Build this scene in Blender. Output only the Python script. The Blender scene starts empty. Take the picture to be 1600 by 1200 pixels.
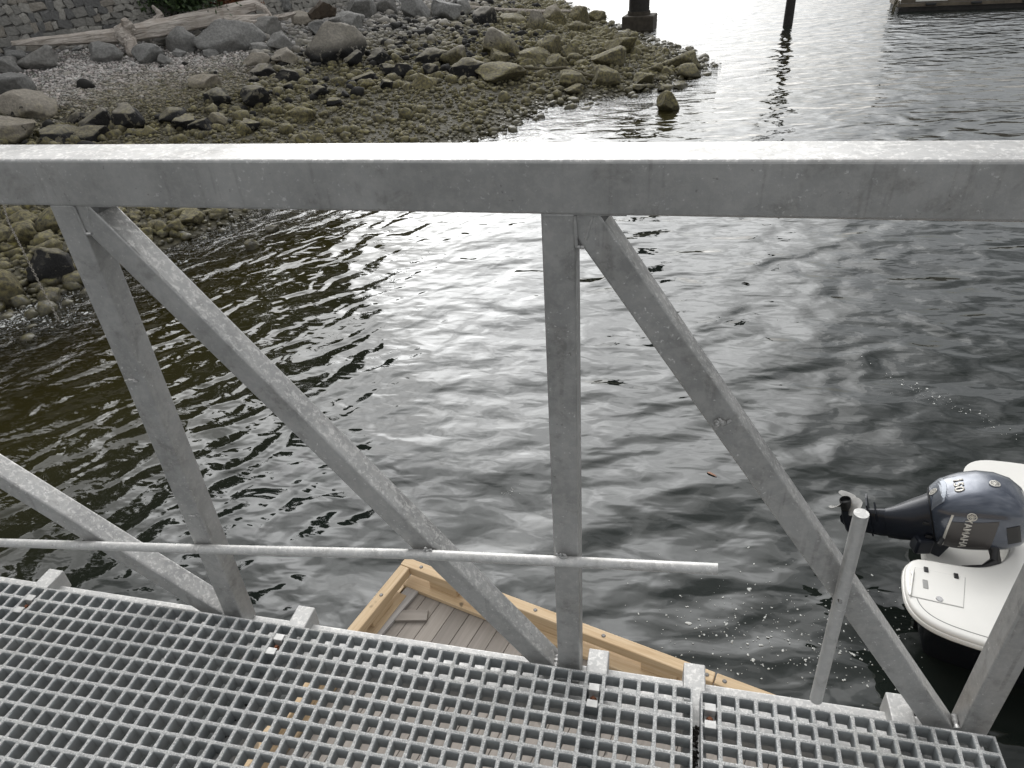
import bpy, bmesh, math, random
import numpy as np
from mathutils import Vector, Matrix, Euler, noise
random.seed(7)
rng = np.random.default_rng(7)
R = math.radians
S = bpy.context.scene
C = S.collection

# ------------------------------------------------------------------ camera
CAM_Z = 5.0                      # metres above the water
FPX = 1100.0                     # focal length in pixels of a 1600 px wide picture
_d = np.array([120.0, 1691.0, FPX]); _d /= np.linalg.norm(_d)
_x = -np.array([-5100.0, -360.0, FPX]); _x /= np.linalg.norm(_x)
_x -= _d * (_x @ _d); _x /= np.linalg.norm(_x)
_y = np.cross(-_d, _x)
BM = np.array([_x, _y, -_d])     # rows: world axes expressed in the lens frame (right, down, forward)
cam = bpy.data.cameras.new('camera'); camo = bpy.data.objects.new('camera', cam); C.objects.link(camo)
camo.matrix_world = Matrix(((BM[0][0], -BM[0][1], -BM[0][2], 0), (BM[1][0], -BM[1][1], -BM[1][2], 0),
                            (BM[2][0], -BM[2][1], -BM[2][2], CAM_Z), (0, 0, 0, 1)))
cam.sensor_width = 36; cam.lens = FPX / 1600 * 36
cam.clip_start = 0.02; cam.clip_end = 6000
S.camera = camo

def ray(px, py):
    return BM @ np.array([px - 800.0, py - 600.0, FPX])
def at(px, py, z):               # measured point of the place at height z above the water
    r = ray(px, py); t = (z - CAM_Z) / r[2]
    return Vector((r[0] * t, r[1] * t, z))

# ------------------------------------------------------------------ sky and sun (bright overcast, light from ahead)
SUN_AZ, SUN_EL = R(-23), R(29)
sd = Vector((math.sin(SUN_AZ) * math.cos(SUN_EL), math.cos(SUN_AZ) * math.cos(SUN_EL), math.sin(SUN_EL)))
W = bpy.data.worlds.new('World'); S.world = W; W.use_nodes = True
nt = W.node_tree; N = nt.nodes; L = nt.links
for n in list(N): N.remove(n)
def wn(t, **k):
    n = N.new(t)
    for a, b in k.items(): setattr(n, a, b)
    return n
out = wn('ShaderNodeOutputWorld'); bg = wn('ShaderNodeBackground'); L.new(bg.outputs[0], out.inputs[0])
bg.inputs[1].default_value = 0.1
sky = wn('ShaderNodeTexSky', sky_type='NISHITA', sun_disc=False, sun_elevation=SUN_EL, sun_rotation=SUN_AZ)
tc = wn('ShaderNodeTexCoord')
dt = wn('ShaderNodeVectorMath', operation='DOT_PRODUCT'); L.new(tc.outputs['Generated'], dt.inputs[0]); dt.inputs[1].default_value = sd
mx = wn('ShaderNodeMath', operation='MAXIMUM'); L.new(dt.outputs['Value'], mx.inputs[0]); mx.inputs[1].default_value = 0
pw = wn('ShaderNodeMath', operation='POWER'); L.new(mx.outputs[0], pw.inputs[0]); pw.inputs[1].default_value = 8.5
gl = wn('ShaderNodeMath', operation='MULTIPLY_ADD'); L.new(pw.outputs[0], gl.inputs[0]); gl.inputs[1].default_value = 66.0
sz_ = wn('ShaderNodeSeparateXYZ'); L.new(tc.outputs['Generated'], sz_.inputs[0])
zb_ = wn('ShaderNodeMath', operation='MULTIPLY_ADD', use_clamp=False); L.new(sz_.outputs['Z'], zb_.inputs[0]); zb_.inputs[1].default_value = 5.0; zb_.inputs[2].default_value = 4.6
L.new(zb_.outputs[0], gl.inputs[2])
nz = wn('ShaderNodeTexNoise'); nz.inputs['Scale'].default_value = 3.0; nz.inputs['Detail'].default_value = 4.0; nz.inputs['Roughness'].default_value = 0.5; nz.inputs['Distortion'].default_value = 0.4
L.new(tc.outputs['Generated'], nz.inputs['Vector'])
mr = wn('ShaderNodeMapRange'); mr.inputs['From Min'].default_value = 0.32; mr.inputs['From Max'].default_value = 0.68
mr.inputs['To Min'].default_value = 0.34; mr.inputs['To Max'].default_value = 1.35; L.new(nz.outputs['Fac'], mr.inputs['Value'])
ml = wn('ShaderNodeMath', operation='MULTIPLY'); L.new(gl.outputs[0], ml.inputs[0]); L.new(mr.outputs[0], ml.inputs[1])
cc = wn('ShaderNodeVectorMath', operation='SCALE'); cc.inputs[0].default_value = (1.0, 0.995, 0.985); L.new(ml.outputs[0], cc.inputs['Scale'])
mixs = wn('ShaderNodeMix', data_type='RGBA'); mixs.inputs['Factor'].default_value = 0.88
L.new(sky.outputs[0], mixs.inputs['A']); L.new(cc.outputs[0], mixs.inputs['B'])
L.new(mixs.outputs['Result'], bg.inputs[0])
sl = bpy.data.lights.new('sun', 'SUN'); sl.energy = 0.6; sl.angle = R(70); sl.color = (1.0, 0.97, 0.92)
so = bpy.data.objects.new('sun', sl); C.objects.link(so); so.location = sd * 60
so.rotation_euler = sd.to_track_quat('Z', 'Y').to_euler()
S.cycles.max_bounces = 7; S.cycles.transparent_max_bounces = 6; S.cycles.diffuse_bounces = 3; S.cycles.glossy_bounces = 3
S.view_settings.view_transform = 'Standard'; S.view_settings.look = 'None'
S.view_settings.exposure = 0.2; S.view_settings.gamma = 1.0; S.view_settings.use_curve_mapping = False

# ------------------------------------------------------------------ helpers: materials
class MT:
    def __init__(s, name):
        s.m = bpy.data.materials.new(name); s.m.use_nodes = True
        s.t = s.m.node_tree; s.n = s.t.nodes; s.b = s.n['Principled BSDF']; s.o = s.n['Material Output']
    def N(s, t, **k):
        n = s.n.new(t)
        for a, b in k.items(): setattr(n, a, b)
        return n
    def L(s, a, b): s.t.links.new(a, b)
    def co(s, kind='Object', scale=(1, 1, 1)):
        if kind == 'World':
            g = s.N('ShaderNodeNewGeometry').outputs['Position']
        else:
            g = s.N('ShaderNodeTexCoord').outputs[kind]
        mp = s.N('ShaderNodeMapping'); mp.inputs['Scale'].default_value = scale; s.L(g, mp.inputs[0]); return mp.outputs[0]
    def noise(s, co, scale, detail=4, rough=.55, dist=0):
        n = s.N('ShaderNodeTexNoise'); n.inputs['Scale'].default_value = scale; n.inputs['Detail'].default_value = detail
        n.inputs['Roughness'].default_value = rough; n.inputs['Distortion'].default_value = dist
        s.L(co, n.inputs['Vector']); return n.outputs['Fac']
    def ramp(s, fac, *stops):
        r = s.N('ShaderNodeValToRGB'); e = r.color_ramp.elements
        while len(e) < len(stops): e.new(0.5)
        for i, (p, c) in enumerate(stops):
            e[i].position = p; e[i].color = (c, c, c, 1) if isinstance(c, (int, float)) else (*c, 1)
        s.L(fac, r.inputs[0]); return r.outputs[0]
    def mrange(s, v, a, b, c=0, d=1, smooth=True):
        r = s.N('ShaderNodeMapRange'); 
        if smooth: r.interpolation_type = 'SMOOTHSTEP'
        for k, q in (('From Min', a), ('From Max', b), ('To Min', c), ('To Max', d)): r.inputs[k].default_value = q
        s.L(v, r.inputs['Value']); return r.outputs[0]
    def mix(s, f, a, b, blend='MIX'):
        m = s.N('ShaderNodeMix', data_type='RGBA', blend_type=blend)
        for k, v in (('Factor', f), ('A', a), ('B', b)):
            i = m.inputs[k] if k == 'Factor' else [q for q in m.inputs if q.name == k and q.type == 'RGBA'][0]
            if isinstance(v, (int, float)): i.default_value = v if k == 'Factor' else (v, v, v, 1)
            elif isinstance(v, tuple): i.default_value = (*v, 1)
            else: s.L(v, i)
        return [q for q in m.outputs if q.type == 'RGBA'][0]
    def math(s, op, a, b=None):
        m = s.N('ShaderNodeMath', operation=op)
        for i, v in enumerate((a, b)):
            if v is None: continue
            if isinstance(v, (int, float)): m.inputs[i].default_value = v
            else: s.L(v, m.inputs[i])
        return m.outputs[0]
    def bump(s, h, strength=.3, dist=.01, normal=None):
        b = s.N('ShaderNodeBump'); b.inputs['Strength'].default_value = strength; b.inputs['Distance'].default_value = dist
        s.L(h, b.inputs['Height'])
        if normal is not None: s.L(normal, b.inputs['Normal'])
        return b.outputs[0]
    def set(s, **k):
        for a, v in k.items():
            i = s.b.inputs[{'color': 'Base Color', 'rough': 'Roughness', 'metal': 'Metallic', 'normal': 'Normal', 'spec': 'Specular IOR Level', 'coat': 'Coat Weight'}[a]]
            if isinstance(v, (int, float)) and i.type == 'RGBA': i.default_value = (v, v, v, 1)
            elif isinstance(v, (int, float)): i.default_value = v
            elif isinstance(v, tuple): i.default_value = (*v, 1)
            else: s.L(v, i)
        return s.m
def plain(name, col, rough=.5, metal=0.0, var=.15, sc=8, bump=.1, bd=.004, spec=.5):
    t = MT(name); co = t.co(); n = t.noise(co, sc, 5)
    k = t.ramp(n, (.3, tuple(c * (1 - var) for c in col)), (.7, tuple(min(1, c * (1 + var)) for c in col)))
    return t.set(color=k, rough=rough, metal=metal, normal=t.bump(t.noise(co, sc * 6, 3), bump, bd), spec=spec)

# ------------------------------------------------------------------ helpers: meshes
def tag(o, label=None, cat=None, group=None, kind=None):
    if label: o['label'] = label
    if cat: o['category'] = cat
    if group: o['group'] = group
    if kind: o['kind'] = kind
    return o
def empty(name, loc=(0, 0, 0)):
    o = bpy.data.objects.new(name, None); o.location = loc; o.empty_display_size = .1; C.objects.link(o); return o
def link(name, me, parent=None, m=None, smooth=False):
    o = bpy.data.objects.new(name, me); C.objects.link(o)
    if m is not None and not me.materials: me.materials.append(m)
    if smooth:
        for p in me.polygons: p.use_smooth = True
        me.set_sharp_from_angle(angle=R(48))
    if parent is not None:
        o.parent = parent
        o.matrix_parent_inverse = parent_inv(parent)
    return o
def parent_inv(p):
    M = Matrix.Identity(4)
    ch = []
    q = p
    while q is not None: ch.append(q); q = q.parent
    for q in reversed(ch):
        M = M @ q.matrix_parent_inverse @ q.matrix_basis if q.parent else M @ q.matrix_basis
    return M.inverted()
def obj(name, bm, m, parent=None, smooth=False):
    bmesh.ops.recalc_face_normals(bm, faces=bm.faces)
    me = bpy.data.meshes.new(name); bm.to_mesh(me); bm.free()
    return link(name, me, parent, m, smooth)
def pyd(name, v, f, m, parent=None, smooth=False):
    me = bpy.data.meshes.new(name); me.from_pydata([tuple(map(float, q)) for q in v], [], [tuple(map(int, q)) for q in f]); me.update()
    return link(name, me, parent, m, smooth)
def frame_from(d, upish=Vector((0, 0, 1))):
    d = Vector(d).normalized(); s = d.cross(upish)
    if s.length < 1e-4: s = d.cross(Vector((0, 1, 0)))
    s.normalize(); u = s.cross(d).normalized(); return d, s, u
def beam(a, b, w, h, upish=(0, 0, 1), bev=.004, seg=2, bm=None, cut=1):
    """rectangular bar from a to b: w across, h along the up axis"""
    a = Vector(a); b = Vector(b); d, s, u = frame_from(b - a, Vector(upish))
    own = bm is None; bm = bm or bmesh.new()
    vs = []
    for p in (a, b):
        for i, j in ((-1, -1), (1, -1), (1, 1), (-1, 1)): vs.append(bm.verts.new(p + s * (i * w / 2) + u * (j * h / 2)))
    fs = [(0, 1, 2, 3), (7, 6, 5, 4)] + [(k, k + 4, (k + 1) % 4 + 4, (k + 1) % 4) for k in range(4)]
    F = [bm.faces.new([vs[i] for i in f]) for f in fs]
    if bev: bmesh.ops.bevel(bm, geom=list({e for f in F for e in f.edges}), offset=bev, segments=seg, affect='EDGES', profile=.5)
    return bm
def box(cx, cy, cz, sx, sy, sz, bev=.003, rz=0, seg=2, bm=None):
    q = Vector((math.cos(rz) * sx / 2, math.sin(rz) * sx / 2, 0)); c = Vector((cx, cy, cz))
    return beam(c - q, c + q, sy, sz, bev=bev, seg=seg, bm=bm)
def tube(pts, rad, n=12, caps=True, bm=None):
    bm = bm or bmesh.new(); pts = [Vector(p) for p in pts]; rings = []
    rr = rad if isinstance(rad, (list, tuple)) else [rad] * len(pts)
    up = Vector((.13, .21, .97)).normalized()
    for i, p in enumerate(pts):
        d = (pts[min(i + 1, len(pts) - 1)] - pts[max(i - 1, 0)])
        d, s, u = frame_from(d, up)
        rings.append([bm.verts.new(p + (s * math.cos(2 * math.pi * k / n) + u * math.sin(2 * math.pi * k / n)) * rr[i]) for k in range(n)])
    for a, b in zip(rings, rings[1:]):
        for k in range(n): bm.faces.new((a[k], a[(k + 1) % n], b[(k + 1) % n], b[k]))
    if caps: bm.faces.new(rings[0][::-1]); bm.faces.new(rings[-1])
    return bm
def prism(poly, z0, z1, bm=None):
    bm = bm or bmesh.new(); lo = [bm.verts.new((*p[:2], z0)) for p in poly]; hi = [bm.verts.new((*p[:2], z1)) for p in poly]
    bm.faces.new(lo[::-1]); bm.faces.new(hi); n = len(poly)
    for i in range(n): bm.faces.new((lo[i], lo[(i + 1) % n], hi[(i + 1) % n], hi[i]))
    return bm
def loft(rings, caps=True, bm=None):
    bm = bm or bmesh.new(); V = [[bm.verts.new(p) for p in r] for r in rings]; n = len(V[0])
    for a, b in zip(V, V[1:]):
        for k in range(n): bm.faces.new((a[k], a[(k + 1) % n], b[(k + 1) % n], b[k]))
    if caps: bm.faces.new(V[0][::-1]); bm.faces.new(V[-1])
    return bm

# ------------------------------------------------------------------ materials
def m_alu(name, lo, hi, rough=.42, streak=True, speck=.0):
    t = MT(name); co = t.co('World'); n1 = t.noise(co, 7, 6, .6, .3); n2 = t.noise(t.co('World', (60, 60, 4)), 1, 3)
    n3 = t.noise(t.co('World', (3, 3, 90)), 1.5, 3)
    c = t.ramp(n1, (.25, (lo, lo, lo * .985)), (.75, (hi, hi, hi * .99)))
    if streak:
        st = t.mrange(n2, .55, .70, 0, .40); pt = t.mrange(t.noise(co, 5, 3), .45, .6)
        c = t.mix(t.math('MULTIPLY', st, pt), c, (lo * .50, lo * .485, lo * .46)); c = t.mix(t.mrange(t.noise(co, 17, 5, .65, .6), .52, .70, 0, .45), c, (lo * .62, lo * .60, lo * .56))
        c = t.mix(t.math('MULTIPLY', t.mrange(n3, .6, .75), .18), c, (hi, hi, hi))
    c = t.mix(t.mrange(t.noise(co, 55, 4, .75), .42, .62, 0, .35), c, (hi * 1.15, hi * 1.13, hi * 1.09))
    gm = t.N('ShaderNodeNewGeometry'); gz = t.N('ShaderNodeSeparateXYZ'); t.L(gm.outputs['True Normal'], gz.inputs[0])
    cr = t.math('MULTIPLY', t.mrange(gz.outputs['Z'], .2, .5), t.mrange(t.noise(t.co('World', (1, 1, 1)), 85, 4, .75, .5), .50, .62, 0, .6)); c = t.mix(cr, c, (.72, .71, .69))
    sp = t.mrange(t.math('ADD', t.noise(co, 130, 3, .7), t.math('MULTIPLY', t.math('SUBTRACT', t.noise(co, 6, 3), .5), .25)), .63, .73, 0, .5 + speck); c = t.mix(sp, c, (.75, .75, .74))
    dk = t.mrange(t.noise(co, 90, 2, .6), .70, .78, 0, .5); c = t.mix(dk, c, (.12, .115, .11))
    r = t.mrange(n1, .3, .7, rough - .08, rough + .12)
    return t.set(color=c, rough=r, metal=.45, normal=t.bump(t.noise(co, 260, 3), .12, .002))
M_rail = m_alu('rail aluminium', .33, .43, .40)
M_post = m_alu('brace aluminium', .28, .45, .42, speck=.3)
M_chord = m_alu('chord aluminium', .36, .52, .6, streak=False, speck=.2)
M_pipe = m_alu('pipe aluminium', .42, .56, .5, speck=.4)
M_weld = m_alu('weld', .30, .46, .4)
t = MT('gritty grating'); co = t.co('World'); g = t.noise(co, 260, 3, .85); g2 = t.noise(co, 5, 4)
c = t.ramp(g, (.3, (.22, .225, .225)), (.5, (.46, .465, .46)), (.7, (.80, .80, .78)))
c = t.mix(t.mrange(g2, .5, .75, 0, .35), c, (.30, .30, .26))
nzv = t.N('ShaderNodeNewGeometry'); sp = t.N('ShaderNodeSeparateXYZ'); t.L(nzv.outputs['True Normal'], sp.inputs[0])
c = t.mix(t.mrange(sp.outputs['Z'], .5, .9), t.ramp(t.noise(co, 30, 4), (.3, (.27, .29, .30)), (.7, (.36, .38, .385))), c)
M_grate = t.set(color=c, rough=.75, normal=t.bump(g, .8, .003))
M_clip = plain('clip zinc', (.50, .50, .49), .45, .5, .2, 30)
M_rust = plain('rusty bolt', (.20, .075, .035), .8, .2, .4, 80)
def m_wood(name, a, b, d, sc=1.0):
    t = MT(name); co = t.co('Object', (1, 1, 1)); rnd = t.N('ShaderNodeObjectInfo').outputs['Random']
    ad = t.N('ShaderNodeVectorMath', operation='ADD'); t.L(co, ad.inputs[0]); cb = t.N('ShaderNodeCombineXYZ'); t.L(t.math('MULTIPLY', rnd, 37.0), cb.inputs[1]); t.L(cb.outputs[0], ad.inputs[1])
    mp = t.N('ShaderNodeMapping'); mp.inputs['Scale'].default_value = (1.2 * sc, 26 * sc, 26 * sc); t.L(ad.outputs[0], mp.inputs[0])
    n = t.noise(mp.outputs[0], 1.6, 5, .6, .6)
    c = t.ramp(n, (.25, d), (.5, a), (.8, b)); br = t.mrange(rnd, 0, 1, .84, 1.12, False)
    kn = t.mrange(t.noise(ad.outputs[0], 7, 1), .74, .80); c = t.mix(kn, c, tuple(x * .35 for x in a))
    vs = t.N('ShaderNodeVectorMath', operation='SCALE'); t.L(c, vs.inputs[0]); t.L(br, vs.inputs['Scale'])
    return t.set(color=vs.outputs[0], rough=.7, normal=t.bump(n, .25, .004))
M_tan = m_wood('fresh fir timber', (.52, .385, .235), (.61, .48, .325), (.40, .27, .145))
M_deck = m_wood('grey composite board', (.25, .222, .195), (.30, .27, .24), (.20, .178, .155), .8)
M_oldplank = m_wood('weathered plank', (.36, .34, .325), (.46, .44, .42), (.22, .205, .19))
M_black = plain('black plastic', (.012, .012, .013), .45, 0, .2, 10)
M_hull = plain('white gelcoat', (.74, .73, .695), .22, 0, .03, 3, .01)
M_rubstrip = plain('dark grey gelcoat strip', (.05, .05, .055), .35, 0, .1, 5, .02)  # dark grey of the rub strip below the deck lip
M_navy = plain('dark navy hull', (.010, .011, .014), .25, 0, .1, 3, .01)
M_boltdark = plain('dull bolt', (.16, .155, .15), .5, .5, .2, 20)
M_chrome = plain('steel fitting', (.5, .5, .5), .25, 1, .1, 20, .02)
M_greyplastic = plain('grey insert', (.30, .30, .29), .4, 0, .1, 10)
t = MT('engine slate paint'); co = t.co(); M_cowl = t.set(color=t.ramp(t.noise(co, 2, 2), (.3, (.060, .072, .098)), (.7, (.075, .088, .118))), rough=.25, metal=.45, coat=.9)
M_cowlgrey = plain('engine grey band', (.16, .175, .20), .25, .5, .05, 3, .01)
M_cowlbrown = plain('engine side panel', (.075, .070, .068), .3, .3, .05, 3, .01)
M_engine = plain('engine dark leg', (.017, .020, .028), .3, .2, .15, 6, .02)
M_letter = plain('silver lettering', (.62, .60, .55), .35, .3, .03, 5, .01)
M_prop = plain('propeller steel', (.50, .49, .47), .25, .6, .05, 8, .02)

def m_rock(name, pebble=False):
    t = MT(name); co = t.co('World'); geo = t.N('ShaderNodeNewGeometry')
    sx = t.N('ShaderNodeSeparateXYZ'); t.L(geo.outputs['Position'], sx.inputs[0]); z = sx.outputs['Z']
    sn = t.N('ShaderNodeSeparateXYZ'); t.L(geo.outputs['Normal'], sn.inputs[0])
    oi = t.N('ShaderNodeObjectInfo'); oc = t.N('ShaderNodeSeparateColor'); t.L(oi.outputs['Color'], oc.inputs[0])
    n1 = t.noise(co, 2.2, 6, .6); n2 = t.noise(co, 11, 6, .65); n3 = t.noise(co, 45, 4, .7)
    if pebble:
        at_ = t.N('ShaderNodeAttribute', attribute_name='Col'); base = at_.outputs['Color']
        base = t.mix(.4, base, t.ramp(n3, (.3, (.5, .5, .5)), (.7, (1, 1, 1))), 'MULTIPLY')
        base = t.mix(1.0, base, (1.75, 1.75, 1.75), 'MULTIPLY')
    else:
        base = t.mix(oc.outputs[2], (.16, .161, .158), (.25, .225, .19))
        base = t.mix(t.mrange(n2, .35, .7, 0, .75), base, t.mix(oc.outputs[2], (.31, .31, .30), (.40, .36, .30)))
        base = t.mix(t.mrange(n3, .62, .72, 0, .5), base, (.36, .35, .32))
    zz = t.math('ADD', z, t.math('MULTIPLY', t.math('SUBTRACT', n1, .5), 1.1))
    alg = t.mrange(zz, 1.72, 1.0, 0, 1)
    if pebble: alg = t.math('MULTIPLY', alg, t.mrange(t.N('ShaderNodeAttribute', attribute_name='Col').outputs['Fac'], .012, .05))
    if not pebble: alg = t.math('MAXIMUM', t.math('MULTIPLY', alg, t.math('ADD', t.math('MULTIPLY', oc.outputs[1], .5), .5)), t.math('MULTIPLY', oc.outputs[1], .3))
    ac = t.ramp(n2, (.36, (.018, .016, .007)), (.50, (.100, .086, .030)), (.66, (.210, .182, .058)))
    yel = t.mrange(t.noise(co, 4.5, 4), .58, .70, 0, .75)
    ac = t.mix(t.math('MULTIPLY', yel, t.mrange(sn.outputs['Z'], .2, .8)), ac, (.24, .215, .040))
    col = t.mix(t.math('MULTIPLY', alg, .84), base, ac)
    if not pebble:
        mu = t.mrange(t.math('ADD', t.noise(co, 5.5, 5, .6), t.math('MULTIPLY', oc.outputs[0], .34)), .66, .72)
        mu = t.math('MULTIPLY', mu, t.mrange(sn.outputs['Z'], .97, .55))
        mu = t.math('MULTIPLY', mu, t.mrange(z, 1.9, 1.4))
        mcol = t.ramp(n3, (.4, (.005, .005, .006)), (.75, (.028, .027, .026)))
        col = t.mix(mu, col, mcol)
    wet = t.mrange(t.math('ADD', z, t.math('MULTIPLY', n2, .15)), .32, .12)
    col = t.mix(t.math('MULTIPLY', wet, .6), col, (.022, .020, .011))
    rg = t.mrange(wet, 0, 1, .85, .35)
    hb = t.math('ADD', t.math('MULTIPLY', n2, .7), t.math('MULTIPLY', n3, .35))
    return t.set(color=col, rough=rg, normal=t.bump(hb, .8, .07 if not pebble else .02))
M_rock = m_rock('shore rock'); M_peb = m_rock('shore pebbles', True)
t = MT('beach bed'); co = t.co('World'); geo = t.N('ShaderNodeNewGeometry'); sx = t.N('ShaderNodeSeparateXYZ'); t.L(geo.outputs['Position'], sx.inputs[0])
vo = t.N('ShaderNodeTexVoronoi'); vo.inputs['Scale'].default_value = 9; t.L(co, vo.inputs['Vector'])
cdry = t.mix(.55, t.ramp(t.noise(co, 12, 5), (.3, (.10, .098, .09)), (.7, (.22, .21, .19))), vo.outputs['Color'], 'MULTIPLY')
cdry = t.mix(.6, cdry, (.14, .135, .12))
cal = t.ramp(t.noise(co, 6, 5), (.3, (.02, .018, .009)), (.7, (.06, .052, .024)))
zz = t.math('ADD', sx.outputs['Z'], t.math('SUBTRACT', t.noise(co, 1.2, 4), .5))
c = t.mix(t.mrange(zz, 1.7, 1.0), cdry, cal); c = t.mix(t.mrange(sx.outputs['Z'], .0, -.8), c, (.062, .045, .015))
M_bed = t.set(color=c, rough=.8, normal=t.bump(vo.outputs['Distance'], .8, .06))  # bed tones kept dark, putting shade into the gaps between stones

# ------------------------------------------------------------------ terrain of the shore
SHORE = np.array([(-40, -30), (-20, -8), (-14, 2), (-11.6, 6), (-10.7, 8.2), (-10.6, 11.2), (-9.8, 13.4), (-8.2, 16.6), (-6.5, 19.6), (-5.2, 21.4), (-3.2, 24.0), (-1.2, 26.6), (.3, 29.0), (.8, 31), (-.6, 35), (-3.4, 42), (-7, 52), (-14, 72), (-30, 110), (-60, 170)], float)
WALL = np.array([(-70, -20), (-34, 6), (-25.8, 21.2), (-22.6, 26.4), (-20.4, 31.0), (-18.2, 36.0), (-16.2, 42), (-19, 56), (-28, 80), (-60, 150)], float)
def pdist(P, x, y):
    x = np.asarray(x, float); y = np.asarray(y, float); d = np.full(np.shape(x), 1e9); ins = np.zeros(np.shape(x), bool)
    for a, b in zip(P, P[1:]):
        e = b - a; tt = np.clip(((x - a[0]) * e[0] + (y - a[1]) * e[1]) / (e @ e), 0, 1)
        d = np.minimum(d, np.hypot(x - a[0] - tt * e[0], y - a[1] - tt * e[1]))
    Q = np.concatenate([P, [(-900, P[-1][1]), (-900, P[0][1])]])
    for a, b in zip(Q, np.roll(Q, -1, 0)):
        if a[1] == b[1]: continue
        ins ^= ((a[1] > y) != (b[1] > y)) & (x < (b[0] - a[0]) * (y - a[1]) / (b[1] - a[1]) + a[0])
    return np.where(ins, d, -d)      # positive on the land side
def wob(x, y):
    return .10 * np.sin(x * .9 + y * .35) + .08 * np.sin(y * 1.1 - x * .6 + 1) + .04 * np.sin(x * 2.7 + 2 * y)
def height(x, y):
    x = np.asarray(x, float); y = np.asarray(y, float)
    s = pdist(SHORE, x, y); w = pdist(WALL, x, y)
    land = 2.15 * np.clip(s, 0, None) / (np.clip(s, 0, None) + np.clip(-w, .01, None)) 
    land = np.where(w > 0, 2.15 + 3.0 * np.clip((w - .5) / 1.0, 0, 1) + np.clip(w - 1.5, 0, 60) * .28, land)
    sea = np.clip(s * .17, -3.6, 0)
    return np.where(s > 0, land, sea) + wob(x, y) * np.where(w > 0, .3, .55)
def ground(px, py):
    r = ray(px, py); r = r / np.linalg.norm(r)
    ts = np.linspace(6, 120, 2400); X = r[0] * ts; Y = r[1] * ts; Z = CAM_Z + r[2] * ts
    h = np.maximum(height(X, Y), 0.0); k = np.argmax(Z < h)
    if Z[k] >= h[k]: k = len(ts) - 1
    return Vector((X[k], Y[k], Z[k])), ts[k]
xs = np.concatenate([[-400, -220, -140, -100, -80], np.arange(-70, -34, 2), np.arange(-34, 6, .5), np.arange(6, 20, 2), [26, 40, 80, 160, 400]])
ys = np.concatenate([[-300, -120, -60, -30, -15, -6], np.arange(0, 50, .5), np.arange(50, 100, 3), [110, 130, 160, 220, 300]])
GX, GY = np.meshgrid(xs, ys); GZ = height(GX, GY)
nx, ny = len(xs), len(ys)
V = np.stack([GX.ravel(), GY.ravel(), GZ.ravel()], 1)
I = np.arange(nx * ny).reshape(ny, nx)
F = np.stack([I[:-1, :-1], I[:-1, 1:], I[1:, 1:], I[1:, :-1]], -1).reshape(-1, 4)
tag(pyd('beach', V, F, M_bed, smooth=True), kind='structure')

# ------------------------------------------------------------------ water
t = MT('sea water'); co = t.co('World')
def wnoise(sx, sy, rot, sc, det, dist, rough=.5):
    mp = t.N('ShaderNodeMapping', vector_type='TEXTURE'); mp.inputs['Scale'].default_value = (1 / sx, 1 / sy, 1); mp.inputs['Rotation'].default_value = (0, 0, R(rot))
    t.L(t.N('ShaderNodeNewGeometry').outputs['Position'], mp.inputs[0]); return t.noise(mp.outputs[0], sc, det, rough, dist)
sh = t.N('ShaderNodeAttribute', attribute_name='shore').outputs['Fac']
w0 = wnoise(.5, .9, 30, .50, 1.0, .2)            # slow swell
wa = wnoise(.72, 1.12, 56, 2.2, 1.2, .3); wb = wnoise(.72, 1.12, 12, 1.40, 1.0, .35)   # waves, turning towards the shore on the left
wsx = t.N('ShaderNodeSeparateXYZ'); t.L(t.N('ShaderNodeNewGeometry').outputs['Position'], wsx.inputs[0])
w1 = t.N('ShaderNodeMix', data_type='FLOAT'); t.L(t.mrange(wsx.outputs['X'], -6.5, -.5), w1.inputs['Factor']); t.L(t.math('MULTIPLY', wa, .68), w1.inputs['A']); t.L(wb, w1.inputs['B']); w1 = w1.outputs['Result']
w2 = wnoise(.7, 1.3, 4, 3.8, 1.5, .3)           # wavelets
w3 = wnoise(1.0, 1.7, 20, 9.0, 2.0, .3)          # ripples
w4 = wnoise(.6, .6, 0, .12, 2.0, .0)             # where the breeze roughens the surface
h = t.math('ADD', t.math('MULTIPLY', w1, .132), t.math('MULTIPLY', w2, .020))
h = t.math('ADD', h, t.math('MULTIPLY', w0, .15))
rip = t.math('ADD', t.mrange(w4, .42, .68, .0003, .0032), t.mrange(sh, .62, 1, .0, .028, False))
h = t.math('ADD', h, t.math('MULTIPLY', w3, rip))
bmp = t.bump(h, 1.0, 1.0)
fr = t.N('ShaderNodeFresnel'); fr.inputs['IOR'].default_value = 1.43; t.L(bmp, fr.inputs['Normal'])
gs = t.N('ShaderNodeBsdfGlossy'); gs.inputs['Roughness'].default_value = .02; t.L(bmp, gs.inputs['Normal']); gs.inputs['Color'].default_value = (.97, .985, 1, 1)
tr = t.N('ShaderNodeBsdfTransparent'); tr.inputs['Color'].default_value = (.50, .45, .28, 1)
df = t.N('ShaderNodeBsdfDiffuse'); t.L(t.mix(t.mrange(sh, 0, .8), (.010, .013, .011), (.036, .031, .010)), df.inputs['Color'])
m1 = t.N('ShaderNodeMixShader'); t.L(t.mrange(sh, .95, .35, .1, 1), m1.inputs[0]); t.L(tr.outputs[0], m1.inputs[1]); t.L(df.outputs[0], m1.inputs[2])
m2 = t.N('ShaderNodeMixShader'); t.L(fr.outputs[0], m2.inputs[0]); t.L(m1.outputs[0], m2.inputs[1]); t.L(gs.outputs[0], m2.inputs[2])
t.L(m2.outputs[0], t.o.inputs['Surface']); M_water = t.m
wx = np.concatenate([[-3000, -1000, -400, -200, -100, -60], np.arange(-40, 20, 1.0), [24, 30, 40, 60, 120, 300, 1000, 3000]])
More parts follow.
